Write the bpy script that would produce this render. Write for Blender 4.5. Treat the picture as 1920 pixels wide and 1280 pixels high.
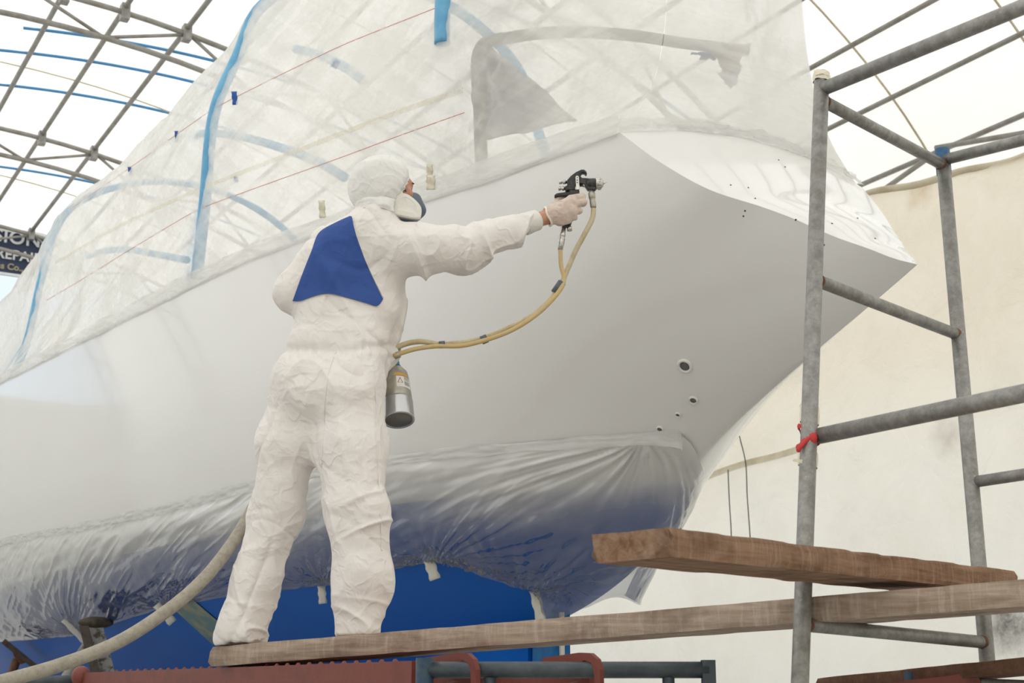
import bpy, bmesh, math, random
import numpy as np
from mathutils import Vector, Matrix
from mathutils.bvhtree import BVHTree

random.seed(7); RNG = np.random.default_rng(7)
for o in list(bpy.data.objects): bpy.data.objects.remove(o)
SC = bpy.context.scene; COL = SC.collection

# ------------------------------------------------------------------ camera
TH = math.radians(14.0); FPX = 2667.0; CZ = 1.6
cam_d = bpy.data.cameras.new('camera'); cam = bpy.data.objects.new('camera', cam_d); COL.objects.link(cam)
cam.location = (0, 0, CZ); cam.rotation_euler = (math.pi/2 + TH, 0, 0)
cam_d.sensor_width = 36; cam_d.lens = 36*FPX/1920; cam_d.clip_end = 400
cam_d.dof.use_dof = True; cam_d.dof.focus_distance = 5.3; cam_d.dof.aperture_fstop = 7.0
SC.camera = cam

# ------------------------------------------------------------------ daylight
world = bpy.data.worlds.new('sky'); SC.world = world; world.use_nodes = True
bg = world.node_tree.nodes['Background']; bg.inputs[0].default_value = (0.80, 0.90, 1.0, 1); bg.inputs[1].default_value = 1.0
sun_d = bpy.data.lights.new('sun', 'SUN'); sun_d.energy = 5.6; sun_d.color = (1.0, 0.95, 0.86); sun_d.angle = 0.01
sun = bpy.data.objects.new('sun', sun_d); COL.objects.link(sun); sun.rotation_euler = (math.radians(32), math.radians(14), 0)
SC.view_settings.view_transform = 'Standard'; SC.view_settings.look = 'None'
SC.view_settings.exposure = 0.12; SC.view_settings.gamma = 1.0; SC.view_settings.use_curve_mapping = False

# ------------------------------------------------------------------ frames of reference
# the shed and the yacht share one axis A (towards the far gable); C points across it to the right
A = np.array([-.496, .868, 0]); A /= np.linalg.norm(A); C = np.array([A[1], -A[0], 0]); UP = np.array([0, 0, 1.])
WC = 3.95                                                  # the yacht's centre line
def sight(px, py):
    x = (px-960)/FPX; y = (640-py)/FPX
    return np.array([x, math.cos(TH)-y*math.sin(TH), math.sin(TH)+y*math.cos(TH)])
EYE = np.array([0, 0, CZ])
def at_y(px, py, Y): r = sight(px, py); return EYE + r*(Y/r[1])
def at_w(px, py, w): r = sight(px, py); return EYE + r*(w/r.dot(C))
def at_s(px, py, s): r = sight(px, py); return EYE + r*(s/r.dot(A))
def shed(s, w, z): return A*s + C*w + UP*z
def boat(s, b, z): return A*s + C*(WC+b) + UP*z
AXR = math.atan2(A[1], A[0])

# ------------------------------------------------------------------ numeric helpers
def nrm(v):
    v = np.asarray(v, float); return v/(np.linalg.norm(v, axis=-1, keepdims=True)+1e-12)
def hash3(i, j, k, seed):
    n = (i*374761393 + j*668265263 + k*2147483647 + seed*1274126177) & 0xffffffff
    n = ((n ^ (n >> 13))*1274126177) & 0xffffffff
    n = n ^ (n >> 16)
    return (n & 0xffff)/65535.0*2-1
def noise(p, seed=0):
    p = np.asarray(p, float); f = np.floor(p); i = f.astype(np.int64); t = p-f; t = t*t*t*(t*(t*6-15)+10)
    r = 0
    for a in (0, 1):
        for b in (0, 1):
            for c in (0, 1):
                w = (t[..., 0] if a else 1-t[..., 0])*(t[..., 1] if b else 1-t[..., 1])*(t[..., 2] if c else 1-t[..., 2])
                r = r + w*hash3(i[..., 0]+a, i[..., 1]+b, i[..., 2]+c, seed)
    return r
def fbm(p, seed=0, n=3):
    s = 0; a = 1.0
    for k in range(n): s = s + a*noise(np.asarray(p)*2**k, seed+k*7); a *= .5
    return s
def ridge(p, seed=0): return 1-np.abs(noise(p, seed))*2
def catmull(pts, n):
    """resample control points with a centripetal Catmull-Rom spline, n points per span"""
    P = np.asarray(pts, float)
    if len(P) == 2: return np.array([P[0]+(P[1]-P[0])*t for t in np.linspace(0, 1, n+1)])
    E = np.vstack([2*P[0]-P[1], P, 2*P[-1]-P[-2]]); out = []
    for k in range(len(P)-1):
        p0, p1, p2, p3 = E[k:k+4]
        t0 = 0; t1 = t0+max(np.linalg.norm(p1-p0), 1e-6)**.5; t2 = t1+max(np.linalg.norm(p2-p1), 1e-6)**.5; t3 = t2+max(np.linalg.norm(p3-p2), 1e-6)**.5
        for t in np.linspace(t1, t2, n, endpoint=False):
            a1 = (t1-t)/(t1-t0)*p0+(t-t0)/(t1-t0)*p1; a2 = (t2-t)/(t2-t1)*p1+(t-t1)/(t2-t1)*p2; a3 = (t3-t)/(t3-t2)*p2+(t-t2)/(t3-t2)*p3
            b1 = (t2-t)/(t2-t0)*a1+(t-t0)/(t2-t0)*a2; b2 = (t3-t)/(t3-t1)*a2+(t-t1)/(t3-t1)*a3
            out.append((t2-t)/(t2-t1)*b1+(t-t1)/(t2-t1)*b2)
    out.append(P[-1]); return np.array(out)
def resample(pts, n):
    P = np.asarray(pts, float); d = np.r_[0, np.cumsum(np.linalg.norm(np.diff(P, axis=0), axis=1))]
    u = np.linspace(0, d[-1], n); return np.stack([np.interp(u, d, P[:, k]) for k in range(P.shape[1])], 1)

# ------------------------------------------------------------------ object helpers
def link(o, parent=None):
    COL.objects.link(o)
    if parent: o.parent = parent
    return o
def empty(name, loc=(0, 0, 0)):
    o = bpy.data.objects.new(name, None); o.location = loc; o.empty_display_size = .1; COL.objects.link(o); return o
def tag(o, label=None, cat=None, group=None, kind=None):
    if label: o['label'] = label
    if cat: o['category'] = cat
    if group: o['group'] = group
    if kind: o['kind'] = kind
    return o
def mesh(name, V, Fc, mat, parent=None, smooth=True, angle=None):
    me = bpy.data.meshes.new(name); off = np.zeros(3)
    if parent: off = np.array(parent.location) if parent.type == 'EMPTY' else ORIGIN.get(parent.name, off)
    V = np.asarray(V, float)-off
    me.from_pydata(V.tolist(), [], [tuple(map(int, f)) for f in Fc]); me.update()
    if mat: me.materials.append(mat)
    if smooth:
        me.polygons.foreach_set('use_smooth', [True]*len(me.polygons))
        if angle is not None: me.set_sharp_from_angle(angle=math.radians(angle))
    o = bpy.data.objects.new(name, me); link(o, parent)
    ORIGIN[o.name] = off
    return o
ORIGIN = {}
class MB:
    """collects shapes for one mesh"""
    def __init__(s): s.V = []; s.F = []; s.n = 0
    def add(s, V, Fc):
        V = np.asarray(V, float); s.V.append(V); s.F += [tuple(int(i)+s.n for i in f) for f in Fc]; s.n += len(V); return s
    def tube(s, *a, **k): return s.add(*tube(*a, **k))
    def box(s, *a, **k): return s.add(*box(*a, **k))
    def build(s, name, mat, parent=None, smooth=True, angle=35): return mesh(name, np.vstack(s.V), s.F, mat, parent, smooth, angle)
def tube(pts, r, seg=12, caps=True, flat=None):
    P = np.asarray(pts, float); n = len(P); R = np.full(n, r) if np.isscalar(r) else np.asarray(r, float)
    T = np.gradient(P, axis=0) if n > 2 else np.array([P[1]-P[0]]*2)
    T = nrm(T); ref = np.array([0, 0, 1.]) if abs(T[0][2]) < .9 else np.array([1., 0, 0])
    N = nrm(np.cross(T[0], ref)); V = []
    for i in range(n):
        N = nrm(N-T[i]*N.dot(T[i])); B = np.cross(T[i], N)
        th = np.linspace(0, 2*np.pi, seg, endpoint=False)
        V.append(P[i]+R[i]*(np.cos(th)[:, None]*N+np.sin(th)[:, None]*B))
    V = np.vstack(V); Fc = []
    for i in range(n-1):
        for k in range(seg):
            k2 = (k+1) % seg; Fc.append((i*seg+k, i*seg+k2, (i+1)*seg+k2, (i+1)*seg+k))
    if caps:
        Fc.append(tuple(range(seg))[::-1]); Fc.append(tuple((n-1)*seg+k for k in range(seg)))
    return V, Fc
def box(c0, ax, ay, az):
    """box from its corner c0 and its three edge vectors"""
    c0, ax, ay, az = [np.asarray(v, float) for v in (c0, ax, ay, az)]
    if np.dot(np.cross(ax, ay), az) < 0: ax, ay = ay, ax
    V = [c0, c0+ax, c0+ax+ay, c0+ay, c0+az, c0+ax+az, c0+ax+ay+az, c0+ay+az]
    return np.array(V), [(3, 2, 1, 0), (4, 5, 6, 7), (0, 1, 5, 4), (1, 2, 6, 5), (2, 3, 7, 6), (3, 0, 4, 7)]
def prism(poly, d):
    """closed outline (3-D points) extruded by vector d"""
    P = np.asarray(poly, float); d = np.asarray(d, float); n = len(P)
    nn = sum(np.cross(P[i]-P[0], P[(i+1) % n]-P[0]) for i in range(n))
    if nn.dot(d) > 0: P = P[::-1]
    V = np.vstack([P, P+d]); Fc = [tuple(range(n)), tuple(range(2*n-1, n-1, -1))]
    for i in range(n):
        j = (i+1) % n; Fc.append((j, i, n+i, n+j))
    return V, Fc
def grid_faces(nu, nv, close_u=False, flip=False):
    Fc = []
    for i in range(nu if close_u else nu-1):
        i2 = (i+1) % nu
        for j in range(nv-1):
            f = (i*nv+j, i2*nv+j, i2*nv+j+1, i*nv+j+1); Fc.append(f[::-1] if flip else f)
    return Fc
def ellipsoid(c, fx, fy, fz, nu=24, nv=14):
    V = []; c, fx, fy, fz = map(np.asarray, (c, fx, fy, fz))
    for i in range(nu):
        for j in range(nv):
            u = 2*np.pi*i/nu; v = -np.pi/2+np.pi*(j+.001)/(nv-1+.002); V.append(c+fx*math.cos(u)*math.cos(v)+fy*math.sin(u)*math.cos(v)+fz*math.sin(v))
    return np.array(V), grid_faces(nu, nv, True)
def lathe(c0, c1, prof, seg=32):
    """prof: list of (fraction along c0->c1, radius)"""
    c0 = np.asarray(c0, float); c1 = np.asarray(c1, float); T = nrm(c1-c0); ref = np.array([0, 1., 0]) if abs(T[1]) < .9 else np.array([1., 0, 0])
    N = nrm(np.cross(T, ref)); B = np.cross(T, N); V = []
    for t, r in prof:
        th = np.linspace(0, 2*np.pi, seg, endpoint=False); V.append(c0+(c1-c0)*t+max(r, 1e-4)*(np.cos(th)[:, None]*N+np.sin(th)[:, None]*B))
    Fc = []
    for i in range(len(prof)-1):
        for k in range(seg):
            k2 = (k+1) % seg; Fc.append((i*seg+k, i*seg+k2, (i+1)*seg+k2, (i+1)*seg+k))
    Fc.append(tuple(range(seg))[::-1]); Fc.append(tuple((len(prof)-1)*seg+k for k in range(seg)))
    return np.vstack(V), Fc
def vnormals(V, Fc):
    Q = np.array([f if len(f) == 4 else (f[0], f[1], f[2], f[2]) for f in Fc]); n = np.cross(V[Q[:, 2]]-V[Q[:, 0]], V[Q[:, 3]]-V[Q[:, 1]]); N = np.zeros_like(V)
    for k in range(4): np.add.at(N, Q[:, k], n)
    return nrm(N)
def laplace(V, Fc, it=1, lam=.5):
    Q = np.array(Fc)
    for _ in range(it):
        S = np.zeros_like(V); cnt = np.zeros(len(V))
        for k in range(4):
            for d in (1, 3):
                np.add.at(S, Q[:, k], V[Q[:, (k+d) % 4]]); np.add.at(cnt, Q[:, k], 1)
        V = V+lam*(S/cnt[:, None]-V)
    return V
# signed-distance modelling of soft bodies, polygonised by surface nets
def cone_d(p, a, ra, b, rb):
    ba = b-a; t = np.clip(((p-a)@ba)/(ba@ba+1e-12), 0, 1); q = p-a-t[..., None]*ba
    return np.sqrt((q*q).sum(-1))-(ra+(rb-ra)*t)
def smin(a, b, k):
    h = np.clip(.5+.5*(b-a)/k, 0, 1); return b+(a-b)*h-k*h*(1-h)
def surface_nets(fn, lo, hi, res):
    lo = np.asarray(lo, float); n = np.ceil((np.asarray(hi)-lo)/res).astype(int)+1
    ax = [lo[k]+np.arange(n[k])*res for k in range(3)]
    G = np.stack(np.meshgrid(*ax, indexing='ij'), -1); D = fn(G)
    S = D < 0; acc = np.zeros(tuple(n-1)+(3,)); cnt = np.zeros(tuple(n-1))
    cs = [(i, j, k) for i in (0, 1) for j in (0, 1) for k in (0, 1)]
    sl = lambda c: tuple(slice(c[k], n[k]-1+c[k]) for k in range(3))
    for x in range(8):
        for y in range(x+1, 8):
            a, b = cs[x], cs[y]
            if sum(abs(a[k]-b[k]) for k in range(3)) != 1: continue
            da, db = D[sl(a)], D[sl(b)]; m = (da < 0) != (db < 0); t = np.where(m, da/np.where(m, da-db, 1), 0)
            for k in range(3): acc[..., k] += np.where(m, a[k]+t*(b[k]-a[k]), 0)
            cnt += m
    act = cnt > 0; idx = -np.ones(cnt.shape, int); idx[act] = np.arange(act.sum())
    cells = np.argwhere(act); V = lo+(cells+acc[act]/cnt[act][:, None])*res; Fc = []
    for k in range(3):
        e = [0, 0, 0]; e[k] = 1; s0 = tuple(slice(0, n[m]-e[m]) for m in range(3)); s1 = tuple(slice(e[m], n[m]) for m in range(3))
        ch = np.argwhere(S[s0] != S[s1]); u, v = (k+1) % 3, (k+2) % 3
        ch = ch[(ch[:, u] > 0) & (ch[:, v] > 0) & (ch[:, u] < n[u]-1) & (ch[:, v] < n[v]-1)]
        ins = S[tuple(ch.T)]
        def cell(du, dv):
            q = ch.copy(); q[:, u] -= du; q[:, v] -= dv; return idx[tuple(q.T)]
        quad = np.stack([cell(1, 1), cell(0, 1), cell(0, 0), cell(1, 0)], 1); quad[~ins] = quad[~ins][:, ::-1]; Fc.append(quad)
    return V, np.vstack(Fc)
def bvh_of(V, Fc): return BVHTree.FromPolygons([Vector(v) for v in V], [tuple(map(int, f)) for f in Fc])
def hit(bvh, px, py):
    r = Vector(sight(px, py)).normalized(); h = bvh.ray_cast(Vector(EYE), r)
    return (np.array(h[0]), np.array(h[1])) if h[0] is not None else (None, None)

# ------------------------------------------------------------------ materials
MATS = {}
def nt(name):
    m = bpy.data.materials.new(name); m.use_nodes = True; t = m.node_tree; t.nodes.clear(); MATS[name] = m
    return m, t, t.nodes, t.links
def nd(t, typ, **kw):
    n = t.nodes.new(typ)
    for k, v in kw.items():
        if k.startswith('i_'): n.inputs[k[2:].replace('_', ' ')].default_value = v
        else: setattr(n, k, v)
    return n
def ramp(t, src, stops):
    r = t.nodes.new('ShaderNodeValToRGB'); e = r.color_ramp.elements
    while len(e) < len(stops): e.new(.5)
    for el, (p, c) in zip(e, stops): el.position = p; el.color = tuple(c)+((1,) if len(c) == 3 else ())
    t.links.new(src, r.inputs[0]); return r.outputs[0]
def coords(t, scale=(1, 1, 1), rot=(0, 0, 0)):
    tc = t.nodes.new('ShaderNodeTexCoord'); mp = t.nodes.new('ShaderNodeMapping'); mp.vector_type = 'TEXTURE'; mp.inputs['Scale'].default_value = tuple(1/x for x in scale); mp.inputs['Rotation'].default_value = rot
    t.links.new(tc.outputs['Object'], mp.inputs[0]); return mp.outputs[0]
def nz(t, vec, scale, detail=4, rough=.55, dist=0):
    n = nd(t, 'ShaderNodeTexNoise'); n.inputs['Scale'].default_value = scale; n.inputs['Detail'].default_value = detail; n.inputs['Roughness'].default_value = rough; n.inputs['Distortion'].default_value = dist
    t.links.new(vec, n.inputs['Vector']); return n.outputs[0]
def mixc(t, fac, a, b):
    m = nd(t, 'ShaderNodeMix', data_type='RGBA')
    if hasattr(fac, 'links'): t.links.new(fac, m.inputs[0])
    else: m.inputs[0].default_value = fac
    for v, i in ((a, 6), (b, 7)):
        if hasattr(v, 'links'): t.links.new(v, m.inputs[i])
        else: m.inputs[i].default_value = tuple(v)+(1,)
    return m.outputs[2]
def bump(t, h, strength, dist=.01):
    b = nd(t, 'ShaderNodeBump'); b.inputs['Strength'].default_value = strength; b.inputs['Distance'].default_value = dist; t.links.new(h, b.inputs['Height']); return b.outputs[0]
def std(name, col, rough=.5, metal=0, spots=None, scale=8, bumps=0, bscale=60, coat=0, stretch=(1, 1, 1), spec=.5, rot=(0, 0, 0), sharp=(.45, .62)):
    """plain surface: colour, blotched with a second colour, fine relief"""
    m, t, N, L = nt(name); p = nd(t, 'ShaderNodeBsdfPrincipled'); o = nd(t, 'ShaderNodeOutputMaterial'); L.new(p.outputs[0], o.inputs[0])
    p.inputs['Roughness'].default_value = rough; p.inputs['Metallic'].default_value = metal; p.inputs['Coat Weight'].default_value = coat; p.inputs['Coat Roughness'].default_value = .05; p.inputs['Specular IOR Level'].default_value = spec
    if spots or bumps: v = coords(t, stretch, rot)
    if spots:
        f = nz(t, v, scale, 6, .65); fr = ramp(t, f, [(sharp[0], (0, 0, 0)), (sharp[1], (1, 1, 1))]); L.new(mixc(t, fr, col, spots), p.inputs['Base Color'])
    else: p.inputs['Base Color'].default_value = tuple(col)+(1,)
    if bumps: L.new(bump(t, nz(t, v, bscale, 4), bumps), p.inputs['Normal'])
    return m
def fabric(name, col, dirt, trans=.6, scale=.5, bumps=.3, bscale=3, stretch=(1, 1, 1), stains=()):
    m, t, N, L = nt(name); o = nd(t, 'ShaderNodeOutputMaterial'); v = coords(t, stretch)
    c = mixc(t, ramp(t, nz(t, v, scale, 5, .6), [(.45, (0, 0, 0)), (.75, (1, 1, 1))]), col, dirt)
    for pos, rad, colr, amt in stains:        # soot and rust marks on the cloth
        ds = nd(t, 'ShaderNodeVectorMath', operation='DISTANCE'); L.new(v, ds.inputs[0]); ds.inputs[1].default_value = tuple(pos)
        mr = nd(t, 'ShaderNodeMapRange'); mr.inputs[1].default_value = rad; mr.inputs[2].default_value = 0; mr.inputs[3].default_value = 0; mr.inputs[4].default_value = 1; L.new(ds.outputs['Value'], mr.inputs[0])
        ml = nd(t, 'ShaderNodeMath', operation='MULTIPLY'); L.new(mr.outputs[0], ml.inputs[0]); L.new(nz(t, v, 5, 6, .7), ml.inputs[1])
        c = mixc(t, ramp(t, ml.outputs[0], [(.12, (0, 0, 0)), (.5, (amt, amt, amt))]), c, colr)
    d = nd(t, 'ShaderNodeBsdfDiffuse'); tr = nd(t, 'ShaderNodeBsdfTranslucent'); mx = nd(t, 'ShaderNodeMixShader'); mx.inputs[0].default_value = trans
    for s in (d, tr): L.new(c, s.inputs[0])
    if bumps:
        b = bump(t, nz(t, v, bscale, 5, .6, .4), bumps, .1); L.new(b, d.inputs['Normal']); L.new(b, tr.inputs['Normal'])
    L.new(d.outputs[0], mx.inputs[1]); L.new(tr.outputs[0], mx.inputs[2]); L.new(mx.outputs[0], o.inputs[0]); return m
def film(name, haze=(.1, .3), gloss=.35, rough=.12, scale=2.0, bumps=.5, tint=(.93, .95, .97), trans=.8, streak=(.35, 1, 7), tilt=(.45, -.6), dusty=False, clear=(.985, .985, .985)):
    """clear masking film: transparent, cloudy, shiny, with fine stretched creases in two directions"""
    m, t, N, L = nt(name); o = nd(t, 'ShaderNodeOutputMaterial')
    v1 = coords(t, streak, (0, tilt[0], AXR)); v2 = coords(t, streak, (0, tilt[1], AXR)); v0 = coords(t, (1, 1, 1))
    tp = nd(t, 'ShaderNodeBsdfTransparent'); tp.inputs[0].default_value = tuple(clear)+(1,)
    df = nd(t, 'ShaderNodeBsdfDiffuse'); tl = nd(t, 'ShaderNodeBsdfTranslucent'); gl = nd(t, 'ShaderNodeBsdfGlossy'); gl.inputs['Roughness'].default_value = rough
    for s in (df, tl): s.inputs[0].default_value = tuple(tint)+(1,)
    s1 = nz(t, v1, scale, 3, .5, .2); s2 = nz(t, v2, scale*1.3, 3, .5, .2); n0 = nz(t, v0, 1.1, 3, .5)
    ad = nd(t, 'ShaderNodeMath', operation='ADD'); L.new(s1, ad.inputs[0]); L.new(s2, ad.inputs[1]); b = bump(t, ad.outputs[0], bumps, .02)
    for s in (df, tl, gl): L.new(b, s.inputs['Normal'])
    mm = nd(t, 'ShaderNodeMath', operation='MULTIPLY'); L.new(ad.outputs[0], mm.inputs[0]); L.new(n0, mm.inputs[1])
    hz = nd(t, 'ShaderNodeMapRange'); hz.inputs[1].default_value = .34; hz.inputs[2].default_value = .64; hz.inputs[3].default_value = haze[0]; hz.inputs[4].default_value = haze[1]; L.new(mm.outputs[0], hz.inputs[0])
    m1 = nd(t, 'ShaderNodeMixShader'); m1.inputs[0].default_value = trans; L.new(df.outputs[0], m1.inputs[1]); L.new(tl.outputs[0], m1.inputs[2])
    m2 = nd(t, 'ShaderNodeMixShader'); L.new(hz.outputs[0], m2.inputs[0]); L.new(tp.outputs[0], m2.inputs[1]); L.new(m1.outputs[0], m2.inputs[2])
    lw = nd(t, 'ShaderNodeLayerWeight'); lw.inputs[0].default_value = .5; L.new(b, lw.inputs['Normal'])
    pw = nd(t, 'ShaderNodeMath', operation='POWER'); pw.inputs[1].default_value = 3.0; L.new(lw.outputs['Facing'], pw.inputs[0])
    mu = nd(t, 'ShaderNodeMath', operation='MULTIPLY_ADD'); mu.inputs[1].default_value = gloss*1.5; mu.inputs[2].default_value = gloss*.22; mu.use_clamp = True; L.new(pw.outputs[0], mu.inputs[0])
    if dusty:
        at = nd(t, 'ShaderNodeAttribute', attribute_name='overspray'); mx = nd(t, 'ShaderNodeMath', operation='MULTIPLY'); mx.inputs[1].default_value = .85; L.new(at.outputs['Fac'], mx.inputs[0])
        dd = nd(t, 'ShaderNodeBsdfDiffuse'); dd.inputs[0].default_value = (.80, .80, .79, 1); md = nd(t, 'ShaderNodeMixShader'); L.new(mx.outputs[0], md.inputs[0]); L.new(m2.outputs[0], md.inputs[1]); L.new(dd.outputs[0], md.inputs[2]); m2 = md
    m3 = nd(t, 'ShaderNodeMixShader'); L.new(mu.outputs[0], m3.inputs[0]); L.new(m2.outputs[0], m3.inputs[1]); L.new(gl.outputs[0], m3.inputs[2]); L.new(m3.outputs[0], o.inputs[0]); return m
def cloth(name, c1, c2, k=1.0):
    """papery non-woven cloth: thin sharp creases and a faint grain"""
    m, t, N, L = nt(name); p = nd(t, 'ShaderNodeBsdfPrincipled'); o = nd(t, 'ShaderNodeOutputMaterial'); L.new(p.outputs[0], o.inputs[0]); p.inputs['Roughness'].default_value = .6; p.inputs['Specular IOR Level'].default_value = .25
    v = coords(t); L.new(mixc(t, nz(t, v, 7, 4), c1, c2), p.inputs['Base Color']); h = None
    for sc_, st in ((5, (1, 1, .45)), (9, (.6, 1, 1)), (17, (1, 1, .6))):
        r = ramp(t, nz(t, coords(t, st, (.3*sc_, .2, 0)), sc_, 2, .4, .35), [(.36, (0, 0, 0)), (.5, (1, 1, 1)), (.60, (0, 0, 0))])
        if h is None: h = r
        else:
            ad = nd(t, 'ShaderNodeMath', operation='ADD'); L.new(h, ad.inputs[0]); L.new(r, ad.inputs[1]); h = ad.outputs[0]
    ad = nd(t, 'ShaderNodeMath', operation='MULTIPLY_ADD'); ad.inputs[1].default_value = .25; L.new(nz(t, v, 90, 3), ad.inputs[0]); L.new(h, ad.inputs[2])
    L.new(bump(t, ad.outputs[0], .38*k, .006), p.inputs['Normal']); return m
def wood(name, c1, c2, c3, axis_rot):
    m, t, N, L = nt(name); p = nd(t, 'ShaderNodeBsdfPrincipled'); o = nd(t, 'ShaderNodeOutputMaterial'); L.new(p.outputs[0], o.inputs[0]); p.inputs['Roughness'].default_value = .85; p.inputs['Specular IOR Level'].default_value = .2
    v = coords(t, (2.0, 26, 26), (0, 0, axis_rot)); v2 = coords(t, (30, 3, 3), (0, 0, axis_rot)); v3 = coords(t, (1, 1, 1))
    g = nz(t, v, 1.6, 7, .7, .6); c = mixc(t, ramp(t, g, [(.35, (0, 0, 0)), (.68, (1, 1, 1))]), c1, c2)
    saw = nz(t, v2, 2.2, 4, .7); c = mixc(t, ramp(t, saw, [(.5, (0, 0, 0)), (.78, (.42, .42, .42))]), c, c3)
    bl = nz(t, v3, 5.5, 5, .65); c = mixc(t, ramp(t, bl, [(.52, (0, 0, 0)), (.74, (.75, .75, .75))]), c, tuple(x*.45 for x in c1))
    L.new(c, p.inputs['Base Color'])
    ad = nd(t, 'ShaderNodeMath', operation='ADD'); L.new(g, ad.inputs[0]); L.new(saw, ad.inputs[1]); L.new(bump(t, ad.outputs[0], .55, .006), p.inputs['Normal']); return m

M = MATS
fabric('roof_fabric', (.93, .915, .885), (.90, .88, .84), .46, .35, 0)
fabric('tarp_fabric', (.97, .915, .81), (.90, .83, .71), .68, .8, .9, 1.6, stains=[(at_w(1890, 1165, 9.65), .55, (.13, .115, .10), .9), (at_w(1715, 350, 9.65), .35, (.62, .47, .26), .7), (at_w(1770, 815, 9.65), .35, (.45, .41, .35), .5)])
fabric('low_wall', (.88, .86, .82), (.82, .79, .74), .55, .8, 0)
fabric('tarp_seam', (.80, .74, .60), (.62, .52, .36), .3, 3, .3, 20)
std('concrete', (.44, .425, .40), .9, 0, (.38, .37, .35), 1.5, .3, 20)
def galv():
    # scuffed zinc tube: mottled greys, pale plaster flecks, brown grime
    m, t, N, L = nt('galvanised'); p = nd(t, 'ShaderNodeBsdfPrincipled'); o = nd(t, 'ShaderNodeOutputMaterial'); L.new(p.outputs[0], o.inputs[0]); p.inputs['Roughness'].default_value = .48; p.inputs['Metallic'].default_value = .35
    v = coords(t); c = mixc(t, ramp(t, nz(t, v, 24, 7, .75), [(.38, (0, 0, 0)), (.62, (1, 1, 1))]), (.37, .365, .35), (.22, .215, .205))
    c = mixc(t, ramp(t, nz(t, coords(t, (1, 1, 1), (1, 0, 0)), 6, 5, .7), [(.58, (0, 0, 0)), (.72, (.6, .6, .6))]), c, (.27, .235, .185))
    c = mixc(t, ramp(t, nz(t, coords(t, (1, 1, .6), (0, 1, 0)), 40, 6, .75), [(.62, (0, 0, 0)), (.70, (.6, .6, .6))]), c, (.56, .56, .54))
    L.new(c, p.inputs['Base Color']); L.new(bump(t, nz(t, v, 70, 5, .7), .35, .004), p.inputs['Normal'])
galv()
std('purlin_steel', (.34, .33, .31), .6, .2, (.27, .25, .22), 6)
std('blue_cord', (.06, .27, .55), .6)
std('hoop_blue', (.10, .36, .62), .35, 0, (.16, .45, .70), 4)
def hull_paint():
    # white gloss topsides over blue bottom paint, parted at the painted waterline
    m, t, N, L = nt('hull_paint'); p = nd(t, 'ShaderNodeBsdfPrincipled'); o = nd(t, 'ShaderNodeOutputMaterial'); L.new(p.outputs[0], o.inputs[0])
    v = coords(t); sx = nd(t, 'ShaderNodeSeparateXYZ'); L.new(v, sx.inputs[0])
    cut = nd(t, 'ShaderNodeMath', operation='GREATER_THAN'); cut.inputs[1].default_value = 2.56; L.new(sx.outputs[2], cut.inputs[0])
    p.inputs['Specular IOR Level'].default_value = .3; blue = mixc(t, nz(t, v, 1.5, 4), (.001, .10, .46), (.002, .12, .52)); white = mixc(t, nz(t, v, .8, 3), (.80, .80, .795), (.785, .78, .77))
    L.new(mixc(t, cut.outputs[0], blue, white), p.inputs['Base Color'])
    r = nd(t, 'ShaderNodeMapRange'); r.inputs[3].default_value = .5; r.inputs[4].default_value = .14; L.new(cut.outputs[0], r.inputs[0]); L.new(r.outputs[0], p.inputs['Roughness'])
    cw = nd(t, 'ShaderNodeMath', operation='MULTIPLY'); cw.inputs[1].default_value = .6; L.new(cut.outputs[0], cw.inputs[0]); L.new(cw.outputs[0], p.inputs['Coat Weight']); p.inputs['Coat Roughness'].default_value = .06
    return m
hull_paint()
std('hull_white', (.80, .795, .775), .20, 0, (.78, .77, .745), .8, 0, coat=.6)
std('hull_blue', (.001, .10, .46), .6, 0, (.002, .12, .52), 1.2, .06, 40, spec=.06)
std('rudder_blue', (.006, .11, .33), .45, 0, (.02, .16, .37), 6, spec=.2)
std('deck_white', (.78, .77, .74), .5)
std('port_dark', (.16, .16, .165), .5)
std('chip_dark', (.05, .05, .05), .6)
cloth('suit', (.86, .825, .80), (.83, .79, .765))
cloth('suit_hood', (.84, .835, .82), (.81, .805, .79))
cloth('suit_blue', (.034, .085, .32), (.042, .10, .35), .5)
std('cuff_knit', (.86, .85, .80), .8, 0, None, 8, .5, 260)
std('skin', (.50, .23, .14), .5, 0, (.56, .28, .19), 30, .15, 120)
std('glove', (.60, .46, .395), .42, 0, (.74, .65, .58), 30, .3, 60, sharp=(.4, .7))
std('glove_rim', (.86, .80, .66), .45)
std('mask_rubber', (.085, .115, .16), .45)
std('filter_white', (.80, .78, .72), .5, 0, None, 8, .15, 90)
std('filter_edge', (.42, .41, .38), .6)
std('hair_dark', (.03, .02, .015), .7)
std('gun_black', (.018, .018, .02), .38, 0, (.05, .05, .05), 60)
std('chrome', (.62, .61, .59), .25, .9, (.45, .44, .42), 60)
std('hose_beige', (.60, .52, .36), .4, 0, (.50, .40, .22), 20)
std('hose_amber', (.60, .44, .19), .35, 0, (.56, .43, .24), 20)
std('tape_grey', (.10, .12, .15), .5)
std('can_steel', (.42, .40, .345), .36, .75, (.36, .34, .29), 30)
std('can_steel_bright', (.50, .50, .51), .2, .95)
std('can_base', (.20, .195, .18), .45, .7)
std('cap_blue', (.01, .22, .36), .4)
std('label_white', (.75, .73, .70), .5)
std('label_orange', (.62, .33, .06), .5)
std('label_red', (.40, .05, .04), .5)
std('label_grey', (.35, .34, .33), .5)
std('air_hose', (.42, .385, .32), .75, 0, (.33, .30, .25), 40, .4, 160)
std('red_paint', (.19, .042, .028), .48, 0, (.16, .036, .025), 9, .1, 50)
std('grey_paint', (.040, .055, .070), .42, 0, (.07, .085, .10), 12, .15, 60)
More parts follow.
